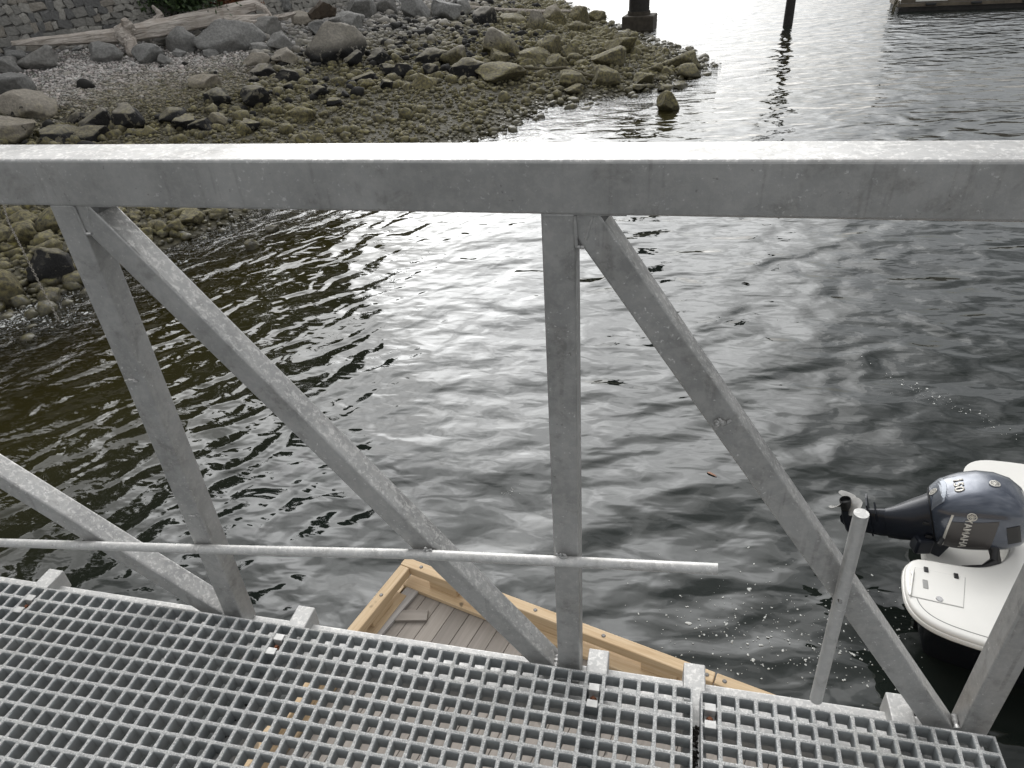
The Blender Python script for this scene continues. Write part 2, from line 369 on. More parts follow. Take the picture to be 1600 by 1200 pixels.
wy = np.concatenate([[-800, -200, -60, -20], np.arange(-6, 60, 1.0), [64, 70, 80, 100, 140, 220, 400, 1000, 4000]])
GX, GY = np.meshgrid(wx, wy); I = np.arange(GX.size).reshape(GX.shape)
F = np.stack([I[:-1, :-1], I[:-1, 1:], I[1:, 1:], I[1:, :-1]], -1).reshape(-1, 4)
wo = pyd('water', np.stack([GX.ravel(), GY.ravel(), GX.ravel() * 0], 1), F, M_water)
at_ = wo.data.attributes.new('shore', 'FLOAT', 'POINT')
at_.data.foreach_set('value', np.clip(1 + pdist(SHORE, GX.ravel(), GY.ravel()) / 8.0, 0, 1).astype(np.float32))
tag(wo, kind='structure')

# ------------------------------------------------------------------ rocks
def rock_mesh(seed, sub=3, cuts=7, rough=.11):
    bm = bmesh.new(); bmesh.ops.create_icosphere(bm, subdivisions=sub, radius=1)
    r = random.Random(seed); pl = []
    for _ in range(cuts):
        n = Vector((r.gauss(0, 1), r.gauss(0, 1), r.gauss(0, .8))).normalized(); pl.append((n, r.uniform(.48, .8)))
    off = Vector((r.uniform(0, 99), r.uniform(0, 99), r.uniform(0, 99)))
    for v in bm.verts:
        p = v.co.copy()
        for n, d in pl:
            k = p.dot(n) - d
            if k > 0: p -= n * k
        p *= 1 + rough * noise.noise(p * 1.4 + off) * 1.6 + rough * .6 * noise.noise(p * 4 + off) + rough * .35 * noise.noise(p * 9 + off)
        v.co = p
    me = bpy.data.meshes.new('rock'); bm.to_mesh(me); bm.free()
    for p in me.polygons: p.use_smooth = True
    me.materials.append(M_rock); return me
ROCKS = [rock_mesh(i, 4, 9 + i % 5) for i in range(12)]
SMALL = [rock_mesh(50 + i, 3, 10) for i in range(10)]
def place_rock(name, me, loc, sc, rz, col, tilt=.25):
    o = bpy.data.objects.new(name, me); C.objects.link(o); o.location = loc; o.scale = sc
    o.rotation_euler = (random.uniform(-tilt, tilt), random.uniform(-tilt, tilt), rz); o.color = (*col, 1); return o
# measured boulders: pixel centre, width, height, look (g grey, b brownish, k mussel-black, o olive, y yellow-green), label
BIG = [
 (360,59,100,48,'g','largest smooth grey boulder lying below the driftwood log'),
 (285,66,44,40,'g','leaning angular grey boulder left of the largest grey boulder'),
 (236,86,48,28,'g','dark rounded grey boulder under the log root stump'),
 (163,83,46,32,'g','blocky grey boulder under the middle of the log'),
 (63,93,62,34,'g','wedge shaped grey boulder under the thin end of the log'),
 (24,130,60,40,'g','big dark grey boulder cut by the left picture edge'),
 (18,104,44,24,'g','pale flat boulder above the dark grey one at left edge'),
 (49,163,84,38,'b','broad brown boulder at the left end of the gravel'),
 (25,200,76,42,'b','tan boulder with black mussels just over the hand rail at far left'),
 (406,72,36,22,'g','small grey boulder touching the right side of the largest boulder'),
 (420,42,58,28,'g','flat grey boulder just under the log roots'),
 (441,66,44,32,'g','round grey boulder two right of the largest boulder'),
 (525,68,92,62,'k','massive boulder with pale crown and black mussel skirt'),
 (540,32,52,24,'g','smooth grey boulder above the massive black skirted boulder'),
 (504,46,42,22,'g','low grey boulder between the log roots and the massive boulder'),
 (472,30,44,24,'b','brownish boulder at the right tip of the log roots'),
 (437,8,54,26,'g','grey block at the top edge above the log roots'),
 (224,17,40,32,'g','upright grey boulder leaning on the stone wall'),
 (270,25,26,18,'g','small grey stone at the foot of the dark bush'),
 (259,94,26,16,'g','pale stone at the upper edge of the gravel'),
 (282,83,26,14,'g','small pale stone below the leaning boulder'),
 (329,81,26,18,'g','small grey stone below the largest boulder'),
 (325,126,52,20,'b','long flat brown stone alone on the gravel'),
 (448,88,44,26,'b','brown rounded boulder above the dark stones right of the gravel'),
 (402,93,42,20,'b','low tan boulder right of the gravel'),
 (338,152,44,26,'k','black patched rock below the long flat stone'),
 (402,151,50,32,'k','nearly black mussel rock in the middle of the gravel'),
 (203,182,56,40,'k','grey crowned rock with black base above the rail'),
 (154,187,52,36,'k','rounded rock with large black mussel patch left of the grey crowned one'),
 (290,190,48,26,'k','low black rock in the row above the rail'),
 (318,195,42,20,'k','black capped rock touching the low black rock'),
 (343,185,32,20,'b','brown stone beside the low black rocks'),
 (392,194,40,24,'k','olive rock with black base above the rail'),
 (95,206,64,28,'k','flat tan rock with black hollow above the rail'),
 (150,207,54,22,'k','dark flat rock just above the rail'),
 (416,110,46,20,'k','dark flat rock right of the gravel'),
 (448,119,40,22,'k','dark rounded rock below the dark flat rock'),
 (469,178,44,24,'y','yellow topped rock among black stones'),
 (499,143,32,18,'k','small black rock left of the cobble field'),
 (521,159,32,16,'k','small black flat rock below the cobble field edge'),
 (553,91,34,28,'k','black streaked rock below the massive boulder'),
 (564,11,62,40,'g','large pale grey boulder at the top edge, left of the row'),
 (609,9,40,30,'g','grey boulder second in the row at the top edge'),
 (650,11,52,40,'g','light grey boulder third in the row at the top edge'),
 (699,15,54,40,'g','rounded grey boulder fourth in the row at the top edge'),
 (724,8,26,34,'g','narrow dark grey boulder ending the top row'),
 (553,36,38,28,'g','grey boulder below the first of the top row'),
 (596,88,44,28,'k','black mussel boulder in the dark field'),
 (628,111,36,26,'k','round black boulder low in the dark field'),
 (675,90,50,28,'k','wide black boulder at the right of the dark field'),
 (675,111,28,22,'k','small black boulder under the wide black one'),
 (606,109,32,22,'k','black boulder between two larger black ones'),
 (570,120,44,18,'k','flat black rock at the left of the dark field'),
 (604,130,30,20,'k','small black rock at the bottom of the dark field'),
 (716,88,48,36,'o','yellowish brown boulder beside the wide black one'),
 (780,66,68,46,'o','big weed draped olive boulder'),
 (780,88,36,28,'o','round olive boulder below the weed draped one'),
 (832,84,60,36,'o','large smooth olive boulder in the middle of the point'),
 (862,70,46,28,'o','olive boulder behind the large smooth one'),
 (870,97,44,26,'o','brown olive boulder right of the large smooth one'),
 (890,80,32,24,'o','small round olive boulder at the inner pool'),
 (731,107,54,32,'k','dark weed covered boulder under the yellowish one'),
 (782,113,88,28,'o','long low dark boulder lying under the rope'),
 (943,118,48,34,'o','pale brown boulder near the water on the point'),
 (952,88,64,38,'o','large olive boulder at the water on the point'),
 (967,70,70,34,'y','green topped boulder beside the concrete pier foot'),
 (1072,95,58,30,'o','outermost long boulder standing in the water'),
 (1044,158,44,34,'y','dark wet boulder alone in the water'),
 (1039,136,28,16,'o','small brown stone above the lone wet boulder'),
 (1061,131,28,14,'o','flat stone right of the lone wet boulder'),
 (906,26,38,30,'y','pointed green boulder below the far pole'),
 (866,26,44,36,'y','steep green boulder at the far end of the pole'),
 (836,35,32,34,'o','upright brown boulder next to the steep green one'),
 (900,43,28,18,'o','small round boulder below the pointed green one'),
 (934,28,30,20,'y','far green boulder nearest the pier'),
 (889,122,52,30,'o','dark boulder with rope over its top'),
 (895,139,38,20,'o','stone at the waterline under the roped boulder'),
 (1005,120,44,24,'o','wet brown boulder on the outer point'),
 (1026,107,32,18,'o','brown stone above the wet brown boulder'),
 (1042,112,30,16,'o','brown stone next to the outermost boulder'),
 (995,135,32,14,'o','flat wet stone at the edge of the point'),
 (799,28,54,22,'o','flat mossy boulder under the driftwood pole'),
 (761,27,44,30,'k','dark brown boulder at the left end of the pole'),
 (12,447,70,56,'y','yellow lichen boulder at left picture edge beneath the rail'),
 (88,414,66,58,'k','dark weedy boulder standing at the waterline beneath the rail'),
 (38,345,48,26,'o','mossy rock right under the rail near the chain'),
 (44,366,46,32,'y','bright mossy rock beside the chain'),
 (8,366,46,32,'o','grey olive rock at the left edge beneath the rail'),
 (77,386,44,32,'o','olive rock right of the chain'),
 (297,338,54,26,'o','wedge shaped wet rock at the stream mouth'),
 (278,354,40,26,'y','square mossy rock at the waterline under the rail'),
 (242,330,30,18,'y','green tuft topped rock under the rail'),
 (341,332,38,16,'o','low wet rock reaching into the ripples'),
 (393,379,26,24,'y','small pointed mossy rock alone in the shallows'),
 (428,355,26,10,'o','nearly submerged rock beyond the small pointed one'),
]
LOOK = {'g': (0.0, 0.0, .1), 'b': (.12, .25, .9), 'k': (.85, .45, .55), 'o': (.12, .9, .6), 'y': (.05, 1.0, .8)}
used = []; NAMED = []
for i, (px, py, w, hh, lk, lab) in enumerate(BIG):
    g, d = ground(px, py + hh * .38)
    q = d / FPX * .93; rw = w * q / 2; rh = hh * q / 2
    c = LOOK[lk]; j = random.uniform(-.08, .08)
    o = place_rock('boulder', ROCKS[i % 12], (g.x, g.y, g.z + rh * .5), (rw * 1.08, rw * random.uniform(.9, 1.1), rh * 1.12), random.uniform(0, .7) - .35 + (math.pi if i % 2 else 0), (c[0], c[1], min(1, max(0, c[2] + j))), .12)
    tag(o, lab, 'boulder', 'boulders on the shore'); used.append((g.x, g.y, rw)); NAMED.append((g.x, g.y, lab))
cells = {
 'k': ('medium rock with black mussels on the middle shore', 'medium black patched rocks'),
 'o': ('medium olive rock on the lower shore', 'medium olive rocks'),
 'g': ('medium bare grey rock at the head of the beach', 'medium grey rocks')}
cnt = 0; tries = 0; SEEN = {}
while cnt < 205 and tries < 60000:
    tries += 1
    if random.random() < .2: x, y = random.uniform(-17, -9), random.uniform(6, 15)
    else: x, y = random.uniform(-24, 1.5), random.uniform(12, 46)
    qv = BM.T @ np.array([x, y, float(height(x, y)) + .1 - CAM_Z]); qx, qy = 800 + FPX * qv[0] / qv[2], 600 + FPX * qv[1] / qv[2]
    if qv[2] < 1 or not (8 < qx < 1592 and 4 < qy < 520) or 214 < qy < 322: continue      # single out only rocks the photograph shows
    s = float(pdist(SHORE, x, y)); w = float(pdist(WALL, x, y))
    if s < -.5 or w > -.8: continue
    fr_ = s / (s - w)
    grav = math.hypot((x + 18.5) / 4.2, (y - 22.5) / 4.5) < 1
    if grav and random.random() < .95: continue
    if y < 24 and x > -14 and y > 15 and s < 4.5 and random.random() < .7: continue
    r = min(.5, .14 * math.exp(random.gauss(.25, .42)))
    if any((x - a) ** 2 + (y - b) ** 2 < (c_ * .8 + r * .8) ** 2 for a, b, c_ in used): continue
    lk = 'g' if fr_ > .78 else ('k' if fr_ > .36 and random.random() < .55 and y < 40 else ('o' if random.random() < .8 else 'y'))
    c = LOOK[lk]; z = float(height(x, y))
    o = place_rock('rock', random.choice(SMALL), (x, y, z + r * .3), (r * 1.15, r * random.uniform(.8, 1.15), r * random.uniform(.6, .85)), random.uniform(0, 6), (c[0], c[1], min(1, max(0, c[2] + random.uniform(-.3, .3)))))
    grp = cells['o' if lk == 'y' else lk][1]
    nb = min(NAMED, key=lambda q: (q[0] - x) ** 2 + (q[1] - y) ** 2); vx, vy = x - nb[0], y - nb[1]; vd = Vector((x, y)).normalized(); dep = vx * vd.x + vy * vd.y; lat = vx * vd.y - vy * vd.x
    rel = ('right of the' if lat > 0 else 'left of the') if abs(lat) > abs(dep) else ('behind the' if dep > 0 else 'in front of the')
    lab = ' '.join(([('small', 'medium', 'stout')[(r > .19) + (r > .28)]] + [{'g': 'bare grey', 'k': 'black patched', 'o': 'olive', 'y': 'mossy'}[lk], 'rock', rel, nb[2]])); lab = lab if len(lab.split()) <= 16 else ' '.join(lab.split()[1:])
    if lab in SEEN and len(lab.split()) < 14: lab = ('second ' if SEEN[lab] == 1 else 'third ' if SEEN[lab] == 2 else 'further ') + lab
    SEEN[lab.split(' ', 1)[1] if lab.split()[0] in ('second', 'third', 'further') else lab] = SEEN.get(lab.split(' ', 1)[1] if lab.split()[0] in ('second', 'third', 'further') else lab, 0) + 1
    tag(o, lab if len(lab.split()) <= 16 else ' '.join(lab.split()[:16]), 'rock', grp); used.append((x, y, r)); cnt += 1

# cobbles and pebbles: too many to count, real stones joined
def stones(name, n, gen, label, sub, parent=None):
    base = []
    for k in range(6):
        bm = bmesh.new(); r = random.Random(k + 300)
        if sub == 1: bmesh.ops.create_icosphere(bm, subdivisions=1, radius=1)
        else: bm.from_mesh(rock_mesh(400 + k, sub, 9, .14))
        for v in bm.verts: v.co *= r.uniform(.78, 1.1) if sub == 1 else 1.2
        bm.verts.ensure_lookup_table()
        base.append((np.array([v.co[:] for v in bm.verts]), np.array([[v.index for v in f.verts] for f in bm.faces]))); bm.free()
    P = gen(n); VV = []; FF = []; CC = []; o = 0
    for i in range(len(P)):
        x, y, z, r, cr, cg, cb = P[i]
        bv, bf = base[i % 6]; a = rng.uniform(0, 6.28); ca, sa = math.cos(a), math.sin(a)
        sx_, sy_, sz_ = r * rng.uniform(.85, 1.3), r * rng.uniform(.7, 1.1), r * rng.uniform(.5, .85)
        v = bv * (sx_, sy_, sz_); tl = rng.uniform(-.4, .4); v = np.stack([v[:, 0], v[:, 1] * math.cos(tl) - v[:, 2] * math.sin(tl), v[:, 1] * math.sin(tl) + v[:, 2] * math.cos(tl)], 1)
        v = np.stack([v[:, 0] * ca - v[:, 1] * sa + x, v[:, 0] * sa + v[:, 1] * ca + y, v[:, 2] + z], 1)
        VV.append(v); FF.append(bf + o); o += len(v); CC.append(np.tile((cr, cg, cb, 1), (len(v), 1)))
    VV = np.concatenate(VV); FF = np.concatenate(FF); CC = np.concatenate(CC)
    me = bpy.data.meshes.new(name); me.vertices.add(len(VV)); me.vertices.foreach_set('co', VV.ravel())
    me.loops.add(FF.size); me.loops.foreach_set('vertex_index', FF.ravel().astype(np.int32))
    me.polygons.add(len(FF)); me.polygons.foreach_set('loop_start', np.arange(0, FF.size, 3, dtype=np.int32))
    me.update(calc_edges=True)
    ca_ = me.color_attributes.new('Col', 'FLOAT_COLOR', 'POINT'); ca_.data.foreach_set('color', CC.ravel())
    me.shade_smooth() if hasattr(me, 'shade_smooth') and sub > 1 else None
    return tag(link(name, me, None, M_peb), label, name, kind='stuff')
def gen_cobble(n):
    X = rng.uniform(-25, 1.5, n * 4); Y = rng.uniform(5, 64, n * 4)
    s = pdist(SHORE, X, Y); w = pdist(WALL, X, Y); fr_ = s / (s - w)
    grav = np.hypot((X + 18.5) / 4.6, (Y - 22.5) / 5) < 1
    lowcob = (Y < 27) & (s < 7)
    k = (s > -.9) & (w < -.2) & ~(grav & (rng.random(n * 4) < .93))
    X, Y, s, fr_ = X[k][:n], Y[k][:n], s[k][:n], fr_[k][:n]
    r = .058 * np.exp(rng.normal(0, .45, len(X))); r = np.minimum(r, .22); z = height(X, Y) + r * .25
    v = rng.uniform(.10, .27, len(X)); wr = rng.uniform(.8, 1, len(X))
    return np.stack([X, Y, z, r, v, v * (.93 + .05 * wr), v * (.78 + .18 * wr)], 1)
stones('cobbles', 36000, gen_cobble, 'olive brown cobbles covering the lower shore', 2 if False else 1)
def gen_rubble(n):
    X = rng.uniform(-25, 1.0, n * 6); Y = rng.uniform(5, 64, n * 6)
    s = pdist(SHORE, X, Y); w = pdist(WALL, X, Y); fr_ = s / (s - w)
    grav = np.hypot((X + 18.5) / 4.6, (Y - 22.5) / 5) < 1; low = (Y > 15) & (Y < 26) & (s < 5)
    k = (s > -.5) & (w < -.3) & ~(grav & (rng.random(n * 6) < .97)) & ~(low & (rng.random(n * 6) < .75))
    X, Y, s, fr_ = X[k][:n], Y[k][:n], s[k][:n], fr_[k][:n]
    r = np.minimum(.125 * np.exp(rng.normal(0, .35, len(X))), .30); z = height(X, Y) + r * .25
    v = rng.uniform(.09, .24, len(X)); v = np.where((fr_ > .3) & (fr_ < .75) & (rng.random(len(X)) < .33), .008, v)
    return np.stack([X, Y, z, r, v, v * .95, v * .86], 1)
stones('rubble', 5200, gen_rubble, 'weed covered rubble stones packed between the boulders', 2)
def gen_gravel(n):
    X = -18.3 + 5.2 * rng.normal(0, .52, n); Y = 22.3 + 6 * rng.normal(0, .52, n)
    s = pdist(SHORE, X, Y); w = pdist(WALL, X, Y); k = (s > 1.5) & (w < -.6); X, Y = X[k], Y[k]
    r = .030 * np.exp(rng.normal(0, .4, len(X))); z = height(X, Y) + r * .3
    v = rng.uniform(.17, .44, len(X)); wr = rng.uniform(.9, 1, len(X))
    return np.stack([X, Y, z, r, v, v * .99 * wr, v * .95 * wr], 1)
stones('gravel', 20000, gen_gravel, 'pale grey gravel patch below the driftwood', 1)
#PART2
# ------------------------------------------------------------------ stone wall, bank, trees, driftwood
def far(px, py, dist):            # point seen at that pixel, at a measured horizontal distance
    r = ray(px, py); k = dist / math.hypot(r[0], r[1]); return Vector((r[0] * k, r[1] * k, CAM_Z + r[2] * k))
M_mortar = plain('wall mortar', (.15, .147, .138), .9, 0, .3, 6, .6, .05)
M_stone = [plain('wall stone', c, .85, 0, .3, 5, .5, .03) for c in ((.22, .215, .20), (.31, .30, .275), (.15, .15, .147), (.26, .24, .21))]
wall = empty('stone_wall', (-22.6, 26.4, 2.0)); tag(wall, 'rubble stone retaining wall behind the driftwood log', 'wall')
WP = [Vector((*p, 0)) for p in WALL[1:7]]
bm = bmesh.new()
top = 5.3
fr_ = []; 
for i, p in enumerate(WP):
    d = (WP[min(i + 1, len(WP) - 1)] - WP[max(i - 1, 0)]).normalized(); n = Vector((d.y, -d.x, 0)); fr_.append((p, n))
loft([[p + n * .05 + Vector((0, 0, 1.3)), p - n * .25 + Vector((0, 0, top)), p - n * .8 + Vector((0, 0, top)), p - n * .8 + Vector((0, 0, 1.3))] for p, n in fr_], bm=bm)
obj('mortar_core', bm, M_mortar, wall)
stm = []
for k in range(12):
    bm = bmesh.new(); bmesh.ops.create_cube(bm, size=1); r = random.Random(k)
    bmesh.ops.bevel(bm, geom=bm.edges[:], offset=.13, segments=1, affect='EDGES')
    for v in bm.verts: v.co += Vector((r.uniform(-.13, .13), r.uniform(-.10, .10), r.uniform(-.13, .13)))
    me = bpy.data.meshes.new('stone'); bm.to_mesh(me); bm.free(); me.materials.append(M_stone[k % 4]); stm.append(me)
spots = []
for i in range(1, 5):
    a, b = WP[i], WP[i + 1]; d = (b - a); ln = d.length; d.normalize(); n = Vector((d.y, -d.x, 0)); z = 2.0
    while z < 5.2:
        hh = random.uniform(.17, .36); x = random.uniform(0, .3)
        while x < ln:
            w = random.uniform(.18, .52)
            spots.append((a + d * (x + w / 2) + n * (.04 - .3 * (z - 1.3) / 4), w, hh * random.uniform(.85, 1.08), z + hh / 2, math.atan2(d.y, d.x))); x += w * .97
        z += hh * .95
rest = bmesh.new(); npart = 0
spots.sort(key=lambda q: abs(q[0].x + 24.5))
for p, w, hh, z, rz in spots:
    me = random.choice(stm)
    Mx = Matrix.Translation((p.x, p.y, z)) @ Euler((0, random.uniform(-.45, .45), rz + random.uniform(-.08, .08))).to_matrix().to_4x4() @ Matrix.Diagonal((w * .98, random.uniform(.14, .24), hh * .98, 1))
    if npart < 290:
        o = link('stone', me, wall); o.matrix_basis = Mx; npart += 1
    else:
        b2 = bmesh.new(); b2.from_mesh(me); b2.transform(Mx); tmp = bpy.data.meshes.new('t'); b2.to_mesh(tmp); b2.free(); rest.from_mesh(tmp); bpy.data.meshes.remove(tmp)
tag(obj('stone_field', rest, M_stone[1], wall), kind='stuff')

def m_leaf(name, a, b):
    t = MT(name); n = t.noise(t.co('World'), 3.0, 4); at_ = t.N('ShaderNodeAttribute', attribute_name='Col')
    c = t.mix(t.mrange(n, .35, .65), a, b); c = t.mix(1.0, c, at_.outputs['Color'], 'MULTIPLY')
    return t.set(color=c, rough=.55)
M_ever = m_leaf('evergreen needles', (.018, .032, .012), (.040, .060, .020))
M_bush = m_leaf('bush leaves', (.020, .040, .014), (.050, .085, .025))
M_rustleaf = m_leaf('rust leaves', (.16, .055, .020), (.24, .10, .04))
M_bark = plain('bark', (.06, .045, .032), .9, 0, .4, 9, .8, .03)
def leaves(name, pts, size, m, parent=None, jit=.6):
    P = np.asarray(pts, float); n = len(P); s = size * rng.uniform(1 - jit * .5, 1 + jit, n)
    a = rng.normal(size=(n, 3)); a /= np.linalg.norm(a, axis=1)[:, None]; b = rng.normal(size=(n, 3)); b -= a * (a * b).sum(1)[:, None]; b /= np.linalg.norm(b, axis=1)[:, None]
    a *= s[:, None]; b *= (s * .45)[:, None]
    V = np.stack([P - a, P + b, P + a, P - b], 1).reshape(-1, 3); F = np.arange(4 * n).reshape(n, 4)
    me = bpy.data.meshes.new(name); me.from_pydata(V.tolist(), [], F.tolist()); me.update()
    ca = me.color_attributes.new('Col', 'FLOAT_COLOR', 'POINT'); g = np.repeat(rng.uniform(.6, 1.4, n), 4); ca.data.foreach_set('color', np.stack([g, g, g, g * 0 + 1], 1).ravel())
    return link(name, me, parent, m)
def evergreen(x, y, hgt, rad, label):
    z0 = float(height(x, y)); e = empty('evergreen_tree', (x, y, z0)); tag(e, label, 'tree', 'trees on the bank above the stone wall')
    obj('trunk', tube([(x, y, z0 - .4), (x + .1, y, z0 + hgt * .4), (x, y + .1, z0 + hgt)], [.42, .3, .04], 9), M_bark, e, True)
    pts = []
    lb = bmesh.new()
    for k in range(64):
        f = k / 64; zz = z0 + hgt * (.04 + .95 * f); rr = rad * (1 - f) ** .75 * random.uniform(.65, 1.1) + .25; az = random.uniform(0, 6.28)
        tip = Vector((x + rr * math.cos(az), y + rr * math.sin(az), zz - rr * .25)); root = Vector((x, y, zz))
        tube([root, tip], [.05, .012], 5, bm=lb)
        m = int(60 + 150 * (1 - f)); q = rng.uniform(.12, 1.05, m) ** .8
        bp = np.array(root)[None] + (np.array(tip) - np.array(root))[None] * q[:, None]; pts.append(bp + rng.normal(0, 1, (m, 3)) * (.30 + .22 * rr * (1 - np.abs(q - .6)))[:, None] * (.9, .9, .45))
    obj('limbs', lb, M_bark, e); leaves('crown', np.concatenate(pts), .26, M_ever, e)
for k, (x, y, hgt, rad) in enumerate(((-37, 9, 18, 4.6), (-34, 14.5, 20, 4.8), (-31.5, 19.5, 17, 4.4), (-29.5, 24, 19, 4.6), (-27.2, 28.5, 15.5, 4.2), (-25.5, 33.5, 17, 4.4), (-23, 39, 12, 3.6), (-41, 3, 20, 5.0))):
    evergreen(x, y, hgt, rad, ['first', 'second', 'third', 'fourth', 'fifth', 'sixth', 'seventh', 'outermost'][k] + ' dark evergreen on the bank, mirrored in the left water' if k < 7 else 'outermost dark evergreen on the bank left of the stone wall')
def bush(name, c, r, n, size, m, label, stems=9):
    e = empty(name, c); tag(e, label, 'bush'); sb = bmesh.new(); P = []
    for k in range(stems):
        az = random.uniform(0, 6.28); tip = Vector(c) + Vector((r[0] * math.cos(az) * .8, r[1] * math.sin(az) * .8, r[2] * random.uniform(.0, .9)))
        tube([Vector(c) - Vector((0, 0, r[2] * .8)), tip], [.03, .008], 5, bm=sb)
        m_ = n // stems; P.append(np.array(tip)[None] + rng.normal(0, .34, (m_, 3)) * np.array(r)[None])
    obj('stems', sb, M_bark, e); leaves('foliage', np.concatenate(P), size, m, e)
bush('dark_bush', far(256, 0, 36.3), (2.0, .9, 1.0), 6500, .09, M_bush, 'dark green leafy bush hanging over the stone wall')
bush('rust_bush', far(345, 8, 37.2), (1.2, .6, .5), 2200, .07, M_rustleaf, 'rust brown leaf patch behind the driftwood log')
t = MT('silvered driftwood'); _a, _b = far(18, 68, 31.2), far(398, 8, 35.6)
mp = t.N('ShaderNodeMapping', vector_type='TEXTURE'); mp.inputs['Rotation'].default_value = (0, 0, math.atan2(_b.y - _a.y, _b.x - _a.x)); mp.inputs['Scale'].default_value = (1 / .9, 1 / 11, 1 / 11); t.L(t.N('ShaderNodeNewGeometry').outputs['Position'], mp.inputs[0])
gn = t.noise(mp.outputs[0], 1.0, 6, .7, .8); g2 = t.noise(t.co('World'), 2.2, 5)
M_drift = t.set(color=t.mix(t.mrange(g2, .45, .7, 0, .6), t.ramp(gn, (.32, (.09, .075, .063)), (.44, (.42, .375, .33)), (.62, (.66, .61, .56))), (.36, .30, .25)), rough=.85, normal=t.bump(gn, .9, .12))
lg = empty('driftwood_log', far(200, 62, 32.5)); tag(lg, 'long silvered driftwood log with root end below the wall', 'driftwood')
def wavy(pts, rad, n=10, amp=.15, seed=1):
    """tube with an uneven, fluted skin"""
    r = random.Random(seed); bm = bmesh.new(); P = [Vector(p) for p in pts]; res = []; rr = []
    for i in range(len(P) - 1):
        for k in range(5): res.append(P[i].lerp(P[i + 1], k / 5)); rr.append(rad[i] + (rad[i + 1] - rad[i]) * k / 5)
    res.append(P[-1]); rr.append(rad[-1]); rings = []
    fl = [1 + r.uniform(-amp, amp) for _ in range(n)]
    for i, p in enumerate(res):
        d, s, u = frame_from(res[min(i + 1, len(res) - 1)] - res[max(i - 1, 0)])
        rings.append([p + (s * math.cos(6.2832 * k / n) + u * math.sin(6.2832 * k / n)) * rr[i] * fl[k] * r.uniform(1 - amp * .4, 1 + amp * .4) for k in range(n)])
    return loft(rings, bm=bm)
obj('trunk', wavy([far(18, 68, 31.2), far(60, 65.5, 31.4), far(120, 61, 31.9), far(185, 56, 32.4), far(250, 45, 33.2), far(330, 28, 34.4), far(398, 8, 35.6)], [.07, .14, .19, .27, .34, .33, .24], 11, .14, 3), M_drift, lg)
for k, (p, r_) in enumerate((([far(190, 56, 32.3), far(200, 42, 32.2), far(194, 30, 32.1)], [.34, .24, .12]), ([far(192, 56, 32.2), far(204, 70, 31.8), far(203, 86, 31.4)], [.32, .22, .09]), ([far(186, 57, 32.2), far(210, 62, 31.9), far(215, 76, 31.6)], [.2, .1, .03]), ([far(200, 52, 32.4), far(206, 40, 32.4), far(203, 33, 32.4)], [.16, .08, .03]))):
    obj('branch_stub', wavy(p, r_, 8, .25, 10 + k), M_drift, lg)
for k, (p, r_) in enumerate((([far(330, 30, 34.3), far(380, 30, 34.6), far(420, 25, 34.9)], [.2, .2, .1]), ([far(395, 9, 35.5), far(404, 1, 35.6), far(415, -8, 35.6)], [.2, .12, .05]), ([far(396, 8, 35.5), far(412, 14, 35.2), far(424, 26, 35)], [.2, .13, .05]), ([far(392, 10, 35.5), far(400, -4, 35.8), far(398, -14, 36)], [.18, .1, .04]), ([far(350, 32, 34.2), far(395, 36, 34.3), far(420, 31, 34.4)], [.12, .1, .04]))):
    obj('root', wavy(p, r_, 8, .28, 30 + k), M_drift, lg)
o = obj('driftwood_branch', wavy([far(226, 36, 33.6), far(244, 33, 33.8), far(252, 24, 34), far(238, 9, 34.2)], [.08, .14, .12, .05], 8, .3, 51), M_drift); tag(o, 'short crooked driftwood branch lying between log and wall', 'driftwood')
o = obj('driftwood_branch', wavy([far(428, 27, 34.6), far(445, 26, 34.6), far(462, 20, 34.7)], [.08, .11, .05], 8, .3, 52), M_drift); tag(o, 'thin driftwood stick right of the log roots', 'driftwood')
o = obj('root_tangle', wavy([far(484, 26, 34), far(505, 14, 34.2), far(524, 18, 34.3)], [.12, .3, .14], 9, .5, 53), M_bark); tag(o, 'dark tangled root clump above the grey boulders', 'driftwood')
o = obj('driftwood_pole', wavy([far(728, 11, 43.5), far(780, 15, 43), far(845, 18, 42.6), far(905, 17, 42.4)], [.10, .10, .09, .06], 8, .12, 54), M_drift); tag(o, 'thin straight driftwood pole lying across the far boulders', 'driftwood')
M_rope = plain('weedy rope', (.10, .088, .055), .9, 0, .4, 20, .8, .02)
def draped(pix, lift=.42):
    P = []
    for a, b in zip(pix, pix[1:]):
        for k in range(6):
            x = a[0] + (b[0] - a[0]) * k / 6; y = a[1] + (b[1] - a[1]) * k / 6; g, d = ground(x, y + 9); q = far(x, y, math.hypot(g.x, g.y) - .1); P.append(q)
    return P
tag(obj('mooring_rope', tube(draped([(748, 98), (800, 104), (850, 108), (885, 106), (920, 118), (970, 128)]), .055, 7), M_rope, None, True), 'old brown mooring rope draped over the olive boulders', 'rope')
tag(obj('weedy_cable', tube([far(992, 62, 38.0), far(1010, 70, 36.4), far(1030, 76, 35), far(1056, 82, 33.4)], .07, 7), M_rope, None, True), 'weed hung cable running from the green topped boulder over water', 'cable')
